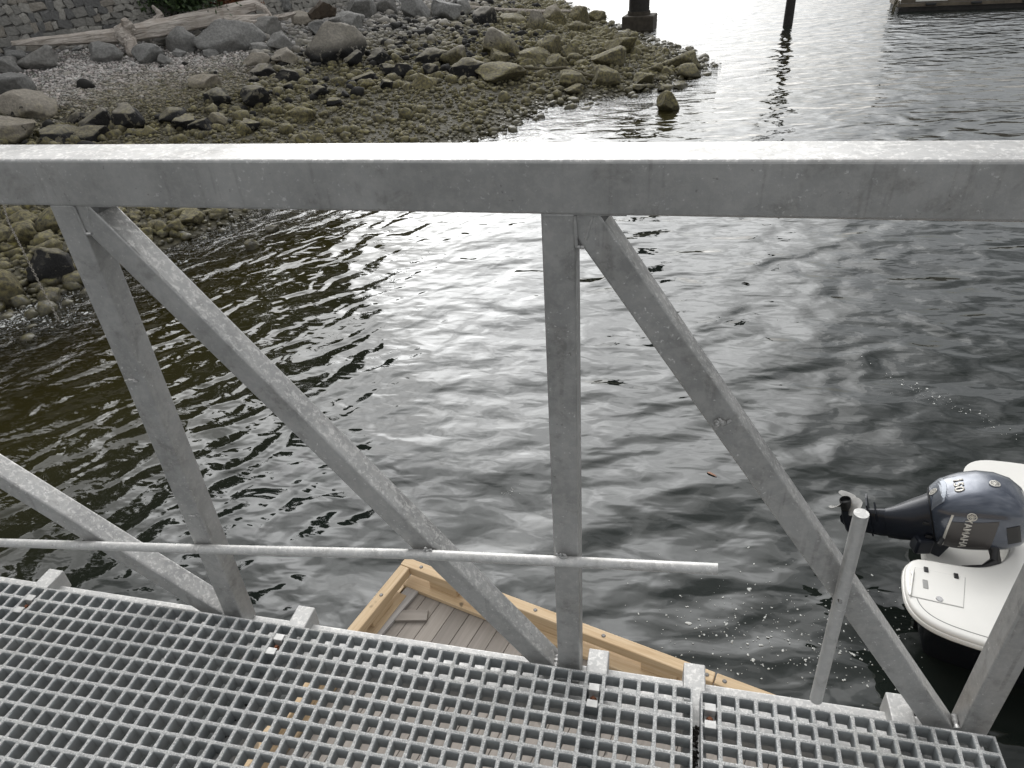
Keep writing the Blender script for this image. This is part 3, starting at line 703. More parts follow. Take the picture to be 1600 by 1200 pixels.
# chain on the near shore
M_chain = plain('galvanised chain', (.20, .185, .16), .7, .2, .3, 30)
bm = bmesh.new(); nmaj = 10
vv = [[bm.verts.new(((.018 + .0055 * math.cos(6.283 * j / 5)) * math.cos(6.283 * i / nmaj) * 1.5, (.018 + .0055 * math.cos(6.283 * j / 5)) * math.sin(6.283 * i / nmaj) * .8, .0055 * math.sin(6.283 * j / 5))) for j in range(5)] for i in range(nmaj)]
for i in range(nmaj):
    for j in range(5): bm.faces.new((vv[i][j], vv[(i + 1) % nmaj][j], vv[(i + 1) % nmaj][(j + 1) % 5], vv[i][(j + 1) % 5]))
bmesh.ops.recalc_face_normals(bm, faces=bm.faces); cme = bpy.data.meshes.new('link'); bm.to_mesh(cme); bm.free(); cme.materials.append(M_chain)
CP = [far(2, 305, 14.6), far(12, 345, 13.9), far(40, 400, 12.9), far(65, 450, 12.3), far(92, 500, 11.7)]
ch = empty('mooring_chain', CP[-1]); tag(ch, 'pale galvanised chain running down the left rocks into the water', 'chain')
tot = 0; k = 0
for a, b in zip(CP, CP[1:]):
    ln = (b - a).length
    while tot < ln:
        p = a.lerp(b, tot / ln); q = (b - a).to_track_quat('X', 'Z'); o = link('link', cme, ch)
        o.matrix_basis = Matrix.Translation(p) @ q.to_matrix().to_4x4() @ Matrix.Rotation((k % 2) * 1.3 + .3, 4, 'X'); k += 1; tot += .046
    tot -= ln

# ------------------------------------------------------------------ pier column, mooring pile, far float
M_conc = plain('stained concrete', (.050, .042, .032), .85, 0, .4, 4, .5, .03)
M_pile = plain('creosote pile', (.022, .020, .018), .8, 0, .4, 6, .5, .03)
pf = at(998, 47, 0); e = empty('pier_column', (pf.x, pf.y, 0)); tag(e, 'black round pier column on a square concrete foot', 'pier')
obj('concrete_foot', box(pf.x, pf.y + .5, .1, 1.65, 1.5, 1.15, .06, -.1), M_conc, e)
obj('column', tube([(pf.x - .05, pf.y + .5, .6), (pf.x - .05, pf.y + .5, 3), (pf.x - .02, pf.y + .5, 8)], [.54, .53, .52], 24), M_pile, e, True)
obj('collar', tube([(pf.x - .05, pf.y + .5, .68), (pf.x - .05, pf.y + .5, .86)], .60, 24), M_conc, e, True)
obj('pier_cap', box(pf.x, pf.y + 3, 8.3, 1.0, 9, .6, .04, -.1), M_pile, e)
pp = at(1231, 39, 0); e = empty('mooring_pile', (pp.x, pp.y, 0)); tag(e, 'slim dark mooring pile standing alone in the water', 'pile')
obj('shaft', wavy([(pp.x - .03, pp.y, -2.5), (pp.x, pp.y, 1), (pp.x + .05, pp.y, 7.2)], [.25, .23, .21], 12, .04, 61), M_pile, e, True)
obj('cap', tube([(pp.x + .05, pp.y, 7.2), (pp.x + .05, pp.y, 7.4)], [.23, .05], 12), M_conc, e)
f0, f1 = at(1404, 19, 0), at(1600, 12, 0); du = (f1 - f0).normalized(); dn = Vector((-du.y, du.x, 0)); f2 = f0 + du * 14
M_float = plain('float boards', (.115, .095, .068), .8, 0, .35, 3, .4, .02)
e = empty('floating_dock', f0); tag(e, 'low brown floating dock moored far off at the upper right', 'dock')
obj('pontoon', beam(f0 + dn * 1.3 + Vector((0, 0, .0)), f2 + dn * 1.3, 2.4, .35, bev=.03), M_pile, e)
for k, zc in enumerate((.30, .47)): obj('side_board', beam(f0 + dn * .05 + Vector((0, 0, zc)), f2 + dn * .05 + Vector((0, 0, zc)), .08, .155, bev=.012), M_float, e)
obj('end_board', beam(f0 - du * .05 + dn * .02 + Vector((0, 0, .38)), f0 - du * .05 + dn * 2.5 + Vector((0, 0, .38)), .06, .3, bev=.012), M_float, e)
for k in range(30): obj('deck_plank', beam(f0 + du * (.25 + k * .46) + dn * .02 + Vector((0, 0, .575)), f0 + du * (.25 + k * .46) + dn * 2.5 + Vector((0, 0, .575)), .44, .05, bev=.008, seg=1), M_float, e)
obj('white_strip', beam(f0 + du * .7 - dn * .012 + Vector((0, 0, .50)), f0 + du * 2.2 - dn * .012 + Vector((0, 0, .50)), .03, .07, bev=.005), M_hull, e)
for k in (1.2, 3.3, 5.6, 8): obj('fender', beam(f0 + du * k - dn * .06 + Vector((0, 0, .33)), f0 + du * (k + .5) - dn * .06 + Vector((0, 0, .33)), .1, .13, bev=.04), M_black, e)
tf = bmesh.new()
for k in range(14): tube([f0 - du * (.12 + .02 * (k % 3)) + dn * (.1 + .05 * k) + Vector((0, 0, .6)), f0 - du * (.18 + .05 * random.random()) + dn * (.1 + .05 * k) + Vector((0, 0, -.1))], .012, 5, bm=tf)
obj('frayed_net', tf, M_rope, e)

# ------------------------------------------------------------------ gangway
ZG = CAM_Z - 1.406               # top of the grating
YF = .985                        # camera side of the posts
ZR0, ZR1 = CAM_Z - .357, CAM_Z - .277
gw = empty('gangway', (-.2, 1.01, ZG - .17)); tag(gw, 'aluminium truss gangway side with top rail, posts and diagonals', 'gangway')
obj('top_rail', beam((-4.2, YF + .046, (ZR0 + ZR1) / 2), (.76, YF + .046, (ZR0 + ZR1) / 2), .098, ZR1 - ZR0, bev=.005, seg=3), M_rail, gw)
obj('bottom_chord', beam((-4.2, .980, ZG - .123), (.697, .980, ZG - .123), .104, .10, bev=.005), M_chord, gw)
zb = ZG - .073
for xl in (-1.985, -1.060, -.195, .642): obj('post', beam((xl + .026, YF + .026, zb), (xl + .026, YF + .026, ZR0 + .002), .051, .051, upish=(0, 1, 0), bev=.004, seg=3), M_post, gw)
def diag(x0, z0, x1, z1):        # along the top edge of the camera-side face
    a = Vector((x0, YF + .0275, z0)); b = Vector((x1, YF + .0275, z1)); d = (b - a).normalized(); n = Vector((d.z, 0, -d.x))
    if n.z > 0: n = -n
    a += n * .025; b += n * .025
    return obj('diagonal', beam(a, b, .050, .050, upish=(0, 1, 0), bev=.004, seg=3), M_post, gw)
Z = lambda dz: CAM_Z + dz
diag(-.993, Z(-.338), -.170, Z(-1.483)); diag(-.120, Z(-.338), .660, Z(-1.485))
diag(-2.02, Z(-.62), -1.03, Z(-1.46))
for x in (-2.40, -1.641, -.866, -.107, .112, .540): obj('crossbeam', beam((x, -.34, ZG - .071), (x, 1.057, ZG - .071), .048, .062, bev=.003), M_chord, gw)
def bead(pts, r, name='weld_bead'):
    P = []
    for a, b in zip(pts, pts[1:]):
        for k in range(8): P.append(Vector(a).lerp(Vector(b), k / 8))
    P.append(Vector(pts[-1])); return obj(name, tube(P, [r * random.uniform(.7, 1.25) for _ in P], 8), M_weld, gw, True)
for x in (-.196, .641, -1.061):
    bead([(x - .004, YF + .002, zb + .04), (x - .004, YF + .03, zb + .045)], .006); bead([(x, YF - .001, zb + .003), (x + .05, YF - .001, zb + .003)], .004)
M_gusset = m_alu('smoked gusset weld', .10, .24, .5)
for x, dx in ((-.144, .052), (-1.009, .050)):
    bm = bmesh.new(); Q = [(x - .001, ZR0 + .001), (x + dx, ZR0 + .001), (x + .016, ZR0 - .052), (x + .004, ZR0 - .055), (x - .001, ZR0 - .05)]
    lo = [bm.verts.new((q[0], YF + .004, q[1])) for q in Q]; hi = [bm.verts.new((q[0], YF + .045, q[1])) for q in Q]; bm.faces.new(lo[::-1]); bm.faces.new(hi)
    for i in range(5): bm.faces.new((lo[i], lo[(i + 1) % 5], hi[(i + 1) % 5], hi[i]))
    obj('gusset', bm, M_gusset, gw)
    bead([(x, YF + .001, ZR0 - .002), (x + .002, YF + .001, ZR0 - .05), (x + .014, YF + .001, ZR0 - .05)], .0028); bead([(x + dx * .5, YF + .004, ZR0 - .004), (x + dx * .3, YF + .004, ZR0 - .04)], .0030)
    bead([(x - .045, YF + .003, ZR0 - .0005), (x + .075, YF + .003, ZR0 - .0005)], .0018)
def scar(px, py, yy=YF, s=1.0):
    r = ray(px, py); k = yy / r[1]; p = Vector((r[0] * k, yy - .001, CAM_Z + r[2] * k)); bm = bmesh.new(); rr = random.Random(px)
    for k in range(7):
        m = Matrix.Translation(p + Vector((rr.uniform(-.011, .011), rr.uniform(-.002, .001), rr.uniform(-.005, .005))) * s) @ Euler((rr.random(), rr.random(), rr.random())).to_matrix().to_4x4() @ Matrix.Diagonal((.006 * s, .003 * s, .004 * s, 1))
        bmesh.ops.create_icosphere(bm, subdivisions=1, radius=1, matrix=m)
    obj('weld_scar', bm, M_weld, gw)
scar(207, 596); scar(303, 806); scar(1130, 660, YF, 1.2); scar(878, 868, .972, .9); scar(668, 858, .975, .7)
# bent pipe and the cut-off rod
pm = lambda px, py, y: (lambda r: Vector((r[0] * y / r[1], y, CAM_Z + r[2] * y / r[1])))(ray(px, py))
obj('pipe', tube([pm(-260, 838, .972), pm(0, 848, .972), pm(320, 858, .972), pm(650, 866, .972), pm(875, 877, .972), pm(1122, 889, .972)], .0108, 18), M_pipe, gw, True)
rb, rt = pm(1275, 1093, .967), pm(1346, 802, .962)
obj('cut_rod', tube([rb, rb.lerp(rt, .5), rt], .0122, 20), M_pipe, gw, True)
rm = pm(1311, 931, .9635); obj('rod_screw', tube([rm + Vector((0, -.016, 0)), rm + Vector((0, -.008, 0))], [.0035, .0042], 8), M_chrome, gw)

def grating(name, x0, x1, y0, y1, z, th, label, pitch=.0381):
    nx_ = max(1, round((x1 - x0) / pitch)); ny_ = max(1, round((y1 - y0) / pitch)); px_, py_ = (x1 - x0) / nx_, (y1 - y0) / ny_
    V = []; F = []; hole = .0151; cache = {}
    SEG = 3
    def prof(cx, cy, r, zz, jit):
        q = []
        for k in range(4):
            a = [(-1, -1), (1, -1), (1, 1), (-1, 1)][k]; b = [(1, -1), (1, 1), (-1, 1), (-1, -1)][k]
            for s_ in range(SEG):
                f = s_ / SEG; rx = r * .955 if s_ == 0 else r
                q.append((cx + (a[0] + (b[0] - a[0]) * f) * rx + rng.uniform(-jit, jit), cy + (a[1] + (b[1] - a[1]) * f) * rx + rng.uniform(-jit, jit), zz + rng.uniform(-jit, jit) * .6))
        return q
    n4 = 4 * SEG
    for j in range(ny_):
        for i in range(nx_):
            cx, cy = x0 + (i + .5) * px_, y0 + (j + .5) * py_; o = len(V)
            out_ = []
            for k in range(4):
                a = [(-1, -1), (1, -1), (1, 1), (-1, 1)][k]; b = [(1, -1), (1, 1), (-1, 1), (-1, -1)][k]
                for s_ in range(SEG): f = s_ / SEG; out_.append((cx + (a[0] + (b[0] - a[0]) * f) * px_ / 2, cy + (a[1] + (b[1] - a[1]) * f) * py_ / 2))
            ed = [(q[0], q[1], z) for q in out_]; eb = [(q[0], q[1], z - th) for q in out_]
            L_ = [eb, prof(cx, cy, hole + .0012, z - th, 0), prof(cx, cy, hole - .0004, z - .003, .0004), prof(cx, cy, hole + .0006, z - .0008, .0006), ed]
            # near the rim the outer edge is the panel side
            for ring in L_: V += ring
            for a in range(4):
                for k in range(n4):
                    F.append((o + a * n4 + k, o + a * n4 + (k + 1) % n4, o + (a + 1) * n4 + (k + 1) % n4, o + (a + 1) * n4 + k))
    o = len(V); V += [(x0, y0, z), (x1, y0, z), (x1, y1, z), (x0, y1, z), (x0, y0, z - th), (x1, y0, z - th), (x1, y1, z - th), (x0, y1, z - th)]
    F += [(o + 4 + k, o + 4 + (k + 1) % 4, o + (k + 1) % 4, o + k) for k in range(4)]
    g = empty(name, ((x0 + x1) / 2, (y0 + y1) / 2, z - th)); tag(g, label, 'grating'); pyd('molded_mesh', V, F, M_grate, g); return g
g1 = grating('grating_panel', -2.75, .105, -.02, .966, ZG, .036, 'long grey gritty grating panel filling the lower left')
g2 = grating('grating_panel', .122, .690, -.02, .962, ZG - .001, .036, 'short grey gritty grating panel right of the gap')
def clip(g, x, y):
    cl = obj('saddle_clip', box(x, y + .0195, ZG + .0018, .023, .017, .0025, .0006), M_clip, g)
    obj('clip_flap', box(x, y - .0195, ZG + .0018, .023, .017, .0025, .0006), M_clip, cl)
    for s_ in (-1, 1): obj('clip_web', box(x, y + s_ * .0120, ZG - .010, .022, .0022, .022, .0004), M_clip, cl)
    obj('clip_base', box(x, y, ZG - .021, .022, .024, .0025, .0006), M_clip, cl)
    obj('bolt', tube([(x, y, ZG - .0195), (x, y, ZG - .0120)], [.0085, .0075], 6), M_rust, cl); obj('bolt_tip', tube([(x, y, ZG - .012), (x, y, ZG - .006)], .004, 8), M_rust, cl)
pxs = (2.75 + .105) / 75
for x in (-1.594, -.855, -.103): i = round((x + 2.75) / pxs - .5); clip(g1, -2.75 + (i + .5) * pxs, .966 - 1.5 * .038)
clip(g2, .122 + .5 * .0379, .962 - 1.5 * .0379)

M_dirt = plain('dark weed dirt', (.018, .016, .012), .9, 0, .5, 60)
def crumbs(name, spots, m, label):
    bm = bmesh.new()
    for (x, y0, y1, wx, n, z, rmin, rmax) in spots:
        for _ in range(n):
            r = random.uniform(rmin, rmax)
            bmesh.ops.create_icosphere(bm, subdivisions=1, radius=1, matrix=Matrix.Translation((x + random.uniform(-wx, wx), random.uniform(y0, y1), z + r * .3)) @ Euler((random.random() * 3, random.random() * 3, random.random() * 3)).to_matrix().to_4x4() @ Matrix.Diagonal((r * random.uniform(.6, 1.8), r * random.uniform(.5, 1), r * .5, 1)))
    tag(obj(name, bm, m), label, 'debris', kind='stuff')
crumbs('dirt_crumbs', [(.1135, .70, .90, .006, 150, ZG - .040, .002, .006), (.1135, .58, .72, .006, 80, ZG - .03, .003, .007), (-.866, .40, .80, .02, 170, ZG - .040, .001, .004), (-.866, .58, .64, .018, 60, ZG - .040, .003, .006), (-.107, .55, .70, .02, 60, ZG - .040, .001, .004), (.54, .80, .90, .02, 50, ZG - .040, .001, .005)], M_dirt, 'black weed crumbs caught in the gap between the grating panels')
# ------------------------------------------------------------------ timber float below
c0 = Vector((-1.985, 3.80, 0)); U = Vector((.966, -.259, 0)); Vv = Vector((-.259, -.966, 0)); ZD = .45
def dk(a, b, z): return c0 + U * a + Vv * b + Vector((0, 0, z))
fl = empty('timber_float', dk(3, 2.5, 0)); tag(fl, 'new timber dock float with grey boards and tan edge rails', 'dock')
obj('pontoon', beam(dk(.35, 2.6, -.12), dk(5.9, 2.6, -.12), 4.6, .5, bev=.05), M_black, fl)
def piece(name, a, b, w, h, m, bev=.006, parent=None, upish=(0, 0, 1)):
    a = Vector(a); b = Vector(b); me = bpy.data.meshes.new(name); ln = (b - a).length
    bm = beam((-ln / 2, 0, 0), (ln / 2, 0, 0), w, h, bev=bev, seg=2); bm.to_mesh(me); bm.free(); o = link(name, me, parent, m)
    d, s, u = frame_from(b - a, Vector(upish)); o.matrix_basis = Matrix.Translation((a + b) / 2) @ Matrix((d, -s, u)).transposed().to_4x4(); return o
for k, a in enumerate(np.arange(.185, 6.0, .137)): piece('deck_board', dk(a, .12, ZD - .0125), dk(a, 5.2, ZD - .0125), .133, .025, M_deck, .003, fl)
piece('joist_sheet', dk(.1, 2.6, ZD - .06), dk(6, 2.6, ZD - .06), 5.0, .05, M_black, .002, fl)
piece('fascia', dk(.0, -.01, .30), dk(6.1, -.01, .30), .045, .25, M_tan, .006, fl); piece('fascia', dk(-.01, .05, .30), dk(-.01, 5.2, .30), .045, .25, M_tan, .006, fl)
piece('kerb_plank', dk(.03, .085, ZD + .021), dk(6.1, .085, ZD + .021), .15, .040, M_tan, .005, fl); piece('kerb_plank', dk(.06, .24, ZD + .021), dk(.06, 5.2, ZD + .021), .12, .040, M_tan, .005, fl)
rl = piece('edge_rail', dk(-.02, .045, ZD + .150), dk(2.55, .045, ZD + .150), .09, .088, M_tan, .008, fl); r2 = piece('edge_rail', dk(2.56, .045, ZD + .150), dk(6.1, .045, ZD + .150), .09, .088, M_tan, .008, fl)
r3 = piece('edge_rail', dk(.03, .095, ZD + .150), dk(.03, 5.2, ZD + .150), .09, .088, M_tan, .008, fl)
for a in (.25, 1.15, 2.05, 2.55, 3.3, 4.4): piece('rail_block', dk(a, .045, ZD + .0735), dk(a + .26, .045, ZD + .0735), .085, .063, M_tan, .005, fl)
for b in (.35, 1.3, 2.3, 3.3): piece('rail_block', dk(.03, b, ZD + .0735), dk(.03, b + .26, ZD + .0735), .085, .063, M_tan, .005, fl)
for a, b in ((.16, .045), (.55, .045), (1.2, .045), (1.75, .045), (2.5, .045), (2.62, .045), (3.4, .045), (.03, .42), (.03, 1.25)): obj('bolt', tube([dk(a, b, ZD + .193), dk(a, b, ZD + .200)], [.017, .012], 10), M_boltdark, fl)
p0, p1 = at(650, 916, ZD + .017), at(566, 1014, ZD + .017); q = piece('loose_plank', p0, p1, .115, .03, M_oldplank, .003); tag(q, 'weathered grey plank lying along the left edge rail', 'plank')
q = piece('board_offcut', Vector((-1.955, 3.345, ZD + .013)), Vector((-1.705, 3.39, ZD + .013)), .10, .025, M_deck, .003); tag(q, 'short grey board offcut lying across the deck boards', 'board')

# ------------------------------------------------------------------ motorboat
bc = Vector((2.27, 4.86, 0)); be = Vector((.985, -.17, 0)).normalized(); bl = Vector((.17, .985, 0)).normalized()
def bt(f, l, z): return bc + be * f + bl * l + Vector((0, 0, z))
boat = empty('motorboat', bt(1.5, -.05, 0)); tag(boat, 'white motorboat stern with swim platform hatch beside the gangway', 'boat')
OUT = [(-.10, -.345), (-.175, -.38), (-.225, -.45), (-.25, -.56), (-.25, -.76), (-.225, -.88), (-.165, -.975), (-.06, -1.045), (.10, -1.085), (.4, -1.11), (1.5, -1.17), (2.6, -1.10), (3.6, -.80), (4.4, -.35), (4.7, -.05), (4.4, .25), (3.6, .70), (2.6, .97), (1.5, 1.03), (.85, .98), (.60, .955), (.44, .90), (.34, .80), (.29, .66), (.29, .44), (.42, .40), (.53, .30), (.57, .18), (.56, .03), (.52, -.10), (.45, -.20), (.36, -.275), (.26, -.315), (.12, -.335)]
def inset(P, d):
    n = len(P); R_ = []
    for i in range(n):
        a, b, c_ = Vector(P[i - 1]), Vector(P[i]), Vector(P[(i + 1) % n]); e1 = (b - a).normalized(); e2 = (c_ - b).normalized(); nn = Vector((-(e1.y + e2.y), e1.x + e2.x)); nn.normalize(); R_.append((P[i][0] + nn.x * d, P[i][1] + nn.y * d))
    return R_
def smooth(P, it=2):
    for _ in range(it):
        Q = []
        for i in range(len(P)):
            a, b = P[i], P[(i + 1) % len(P)]; Q += [(a[0] * .75 + b[0] * .25, a[1] * .75 + b[1] * .25), (a[0] * .25 + b[0] * .75, a[1] * .25 + b[1] * .75)]
        P = Q
    return P
OS = smooth(OUT, 2); ZB = .57
def bring(d, z): return [bt(f, l, z) for f, l in inset(OS, d)]
bm = loft([bring(.03, ZB - .085), bring(.004, ZB - .075), bring(.0, ZB - .055), bring(.006, ZB - .042), bring(.014, ZB - .040), bring(.012, ZB - .030), bring(.016, ZB - .012), bring(.030, ZB - .002), bring(.042, ZB)], True); obj('deck', bm, M_hull, boat, True)
obj('rub_strip', loft([bring(.032, ZB - .10), bring(.022, ZB - .10), bring(.022, ZB - .083), bring(.032, ZB - .083)], False), M_rubstrip, boat, True)
obj('hull', loft([bring(.34, -.35), bring(.24, .0), bring(.16, .25), bring(.10, ZB - .12), bring(.04, ZB - .092)], True), M_navy, boat, True)
st = [q for q in inset(OS, .075) if q[1] < -.5 and q[0] < 1.4]
st0 = [(-.225, -.56), (-.215, -.78), (-.17, -.90), (-.09, -.985), (.05, -1.03), (.5, -1.06), (1.2, -1.09)]
obj('toe_groove', tube([bt(f, l, ZB - .0005) for f, l in st], .004, 6), M_greyplastic, boat, True)
ha, hb, hc, hd = at(1430, 887, ZB), at(1508, 903, ZB), at(1505, 950, ZB), at(1424, 932, ZB)
hz = Vector((0, 0, .0)); hc_ = (ha + hb + hc + hd) / 4
def quadplate(P, z0, z1, k=1.0, bm=None):
    cpt = sum(P, Vector()) / len(P); return prism([cpt + (p - cpt) * k for p in P], z0, z1, bm)
obj('hatch_gap', quadplate([ha, hd, hc, hb], ZB - .004, ZB + .0015, 1.015), M_greyplastic, boat)
hat = quadplate([ha, hd, hc, hb], ZB - .003, ZB + .006, 1.0); bmesh.ops.bevel(hat, geom=hat.edges[:], offset=.003, segments=2, affect='EDGES'); hat = obj('hatch', hat, M_hull, boat)
def small(name, px, py, z, sx, sy, sz, m, par=boat, rz=None, bev=.004):
    p = at(px, py, z); return obj(name, box(p.x, p.y, z, sx, sy, sz, bev, math.atan2(be.y, be.x) if rz is None else rz), m, par)
small('hinge', 1447, 890, ZB + .008, .032, .052, .014, M_black, hat); small('hinge', 1494, 900, ZB + .008, .032, .052, .014, M_black, hat)
small('handle_recess', 1446, 913, ZB + .0062, .036, .088, .003, M_greyplastic, hat)
p = at(1468, 936, ZB + .006); obj('latch', tube([p, p + Vector((0, 0, .006))], [.026, .022], 14), M_chrome, hat)
small('ladder_catch', 1426, 896, ZB + .006, .02, .035, .02, M_chrome); small('ladder_catch', 1422, 927, ZB + .006, .02, .035, .02, M_chrome)
p = at(1424, 912, ZB); obj('ladder_bar', tube([at(1427, 892, ZB + .012), at(1422, 930, ZB + .012)], .008, 8), M_hull, boat, True)
# well floor, wiring hose, step mouldings
obj('well_floor', prism([bt(*q, 0) for q in ((.0, -.34), (.62, -.34), (.62, .45), (.0, .45))], .20, .34), M_hull, boat)
obj('well_wall', box(*bt(.585, .05, .44), .05, .72, .2, .01, math.atan2(be.y, be.x)), M_hull, boat)
obj('transom_step', box(*bt(.80, -.60, ZB + .02), .26, .34, .04, .015, math.atan2(be.y, be.x)), M_hull, boat)
obj('coaming', box(*bt(1.15, -.05, ZB + .16), .12, 1.95, .34, .03, math.atan2(be.y, be.x)), M_hull, boat)
obj('console', box(*bt(2.4, -.05, ZB + .45), .7, .9, .9, .06, math.atan2(be.y, be.x)), M_hull, boat)
PG = [(.31, .52), (.28, .66), (.33, .79), (.43, .87), (.60, .90), (.85, .915), (1.5, .95), (2.6, .90), (2.6, .60), (1.2, .60), (.55, .52)]
PG = smooth(PG[::-1], 2)
def pgr(d, z): return [bt(f, l, z) for f, l in inset(PG, -d)]
obj('port_gunwale', loft([pgr(0, ZB - .02), pgr(0, ZB + .11), pgr(.012, ZB + .14), pgr(.04, ZB + .155)], True), M_hull, boat, True)
obj('rigging_hose', tube([bt(.12, .02, .72), bt(.26, -.10, .70), bt(.40, -.14, .64), bt(.43, -.20, .56), bt(.36, -.26, .50), bt(.22, -.27, .45)], [.035, .04, .045, .042, .04, .038], 10), M_black, boat, True)

# ------------------------------------------------------------------ outboard engine, tilted up
en = empty('outboard_engine', bt(.02, .07, .5)); tag(en, 'slate blue outboard motor tilted up with bright propeller', 'outboard motor')
T = R(71); EU = be * math.sin(T) + Vector((0, 0, math.cos(T))); EA = be * -math.cos(T) + Vector((0, 0, math.sin(T))); ES = -bl
E0 = bt(-.045, .065, .69)
def ep(a, s_, u): return E0 + EA * a + ES * s_ + EU * u
COWL = [(u_, a0_ * 1.04, a1_ * 1.07, w_ * 1.08) for u_, a0_, a1_, w_ in [(0.0, -.20, .165, .150), (.015, -.215, .185, .170), (.10, -.245, .245, .212), (.22, -.262, .285, .232), (.36, -.268, .297, .238), (.48, -.262, .275, .230), (.58, -.238, .225, .205), (.65, -.19, .15, .160), (.69, -.10, .05, .09)]]
def cowl_at(u):
    for p, q in zip(COWL, COWL[1:]):
        if u <= q[0]:
            k = max(0, (u - p[0]) / (q[0] - p[0])); return [p[i] + (q[i] - p[i]) * k for i in range(4)]
    return list(COWL[-1])
EX = 3.3
def cring(u, n=36, g=0.0):
    _, a0, a1, w = cowl_at(u); cm = (a0 + a1) / 2; ha_ = (a1 - a0) / 2 + g; r = []
    for k in range(n):
        th = 6.2832 * k / n; ct, st_ = math.cos(th), math.sin(th)
        r.append(ep(cm + ha_ * math.copysign(abs(ct) ** (2 / EX), ct), (w + g) * math.copysign(abs(st_) ** (2 / EX), st_), u))
    return r
def cside(u, a):                 # half width of the cowl at (u, a)
    _, a0, a1, w = cowl_at(u); cm = (a0 + a1) / 2; f = min(.98, abs((a - cm) / ((a1 - a0) / 2))); return w * (1 - f ** EX) ** (1 / EX)
def cback(u, s_):
    _, a0, a1, w = cowl_at(u); f = min(.98, abs(s_ / w)); return (a0 + a1) / 2 + (a1 - a0) / 2 * (1 - f ** EX) ** (1 / EX)
us = [0, .015, .06, .12, .18, .24, .30, .36, .42, .48, .53, .58, .62, .65, .675, .69]
obj('cowling', loft([cring(u) for u in us], True), M_cowl, en, True)
obj('cowl_seam', loft([cring(.004, g=-.004), cring(.004, g=.003), cring(.016, g=.003), cring(.016, g=-.004)], False), M_black, en, True)
def patch(name, m, fn, nu, nv, th=.003, par=en):      # thin raised skin following the cowl
    V_ = [fn(i / nu, j / nv, th) for i in range(nu + 1) for j in range(nv + 1)] + [fn(i / nu, j / nv, -.004) for i in range(nu + 1) for j in range(nv + 1)]
    F_ = []; o = (nu + 1) * (nv + 1); ix = lambda i, j: i * (nv + 1) + j
    for i in range(nu):
        for j in range(nv): F_.append((ix(i, j), ix(i + 1, j), ix(i + 1, j + 1), ix(i, j + 1)))
    rim = [ix(i, 0) for i in range(nu + 1)] + [ix(nu, j) for j in range(1, nv + 1)] + [ix(i, nv) for i in range(nu - 1, -1, -1)] + [ix(0, j) for j in range(nv - 1, 0, -1)]
    for a, b in zip(rim, rim[1:] + rim[:1]): F_.append((a, b, b + o, a + o))
    return pyd(name, V_, F_, m, par, False)
sp_ = lambda u, a, th: ep(a, cside(u, a) + th, u)
bp_ = lambda u, s_, th: ep(cback(u, s_) + th, s_, u)
patch('back_band', M_cowlgrey, lambda i, j, th: bp_(.015 + .10 * i + .03 * math.sin(j * 3.14), -.15 + .30 * j, th), 6, 10)
patch('side_panel', M_cowlbrown, lambda i, j, th: sp_(.13 + .33 * i - .09 * j, .11 - .30 * j, th), 8, 8)
patch('silver_line', M_letter, lambda i, j, th: sp_(.10 + .016 * j - .06 * i + .05 * (1 - i) ** 2, .17 - .38 * i, th), 16, 1, .005)
patch('air_inlet', M_black, lambda i, j, th: sp_(.50 + .09 * i, .04 - .17 * j, th), 5, 8, .004)
for u_, a_ in ((-.035, .02), (-.03, -.12)): obj('pan_latch', box(*ep(a_, .150, u_), .05, .012, .03, .003, math.atan2(be.y, be.x)), M_black, en)
def textmesh(s_, size):
    cu = bpy.data.curves.new('lettering', 'FONT'); cu.body = s_; cu.size = size; cu.align_x = 'CENTER'; cu.align_y = 'CENTER'; cu.offset = size * .02; cu.resolution_u = 4
    o = bpy.data.objects.new('tmp', cu); C.objects.link(o); dg = bpy.context.evaluated_depsgraph_get(); me = bpy.data.meshes.new_from_object(o.evaluated_get(dg)); bpy.data.objects.remove(o); return me
def lettering(s_, size, fn, m, sx=1.0, name='lettering'):
    me = textmesh(s_, size); bm = bmesh.new(); bm.from_mesh(me)
    bmesh.ops.triangulate(bm, faces=bm.faces); r = bmesh.ops.extrude_face_region(bm, geom=bm.faces[:])
    for v in [q for q in r['geom'] if isinstance(q, bmesh.types.BMVert)]: v.co.z = .003
    for v in bm.verts: v.co = fn(v.co.x * sx, v.co.y, v.co.z)
    return obj(name, bm, m, en)
lettering('YAMAHA', .072, lambda x, y, z: sp_(.225 + y - x * .26, -.005 - x, .0035 + z), M_letter, 1.05)
lettering('150', .098, lambda x, y, z: bp_(.225 + y, .02 + x, .0035 + z), M_letter, 1.15)
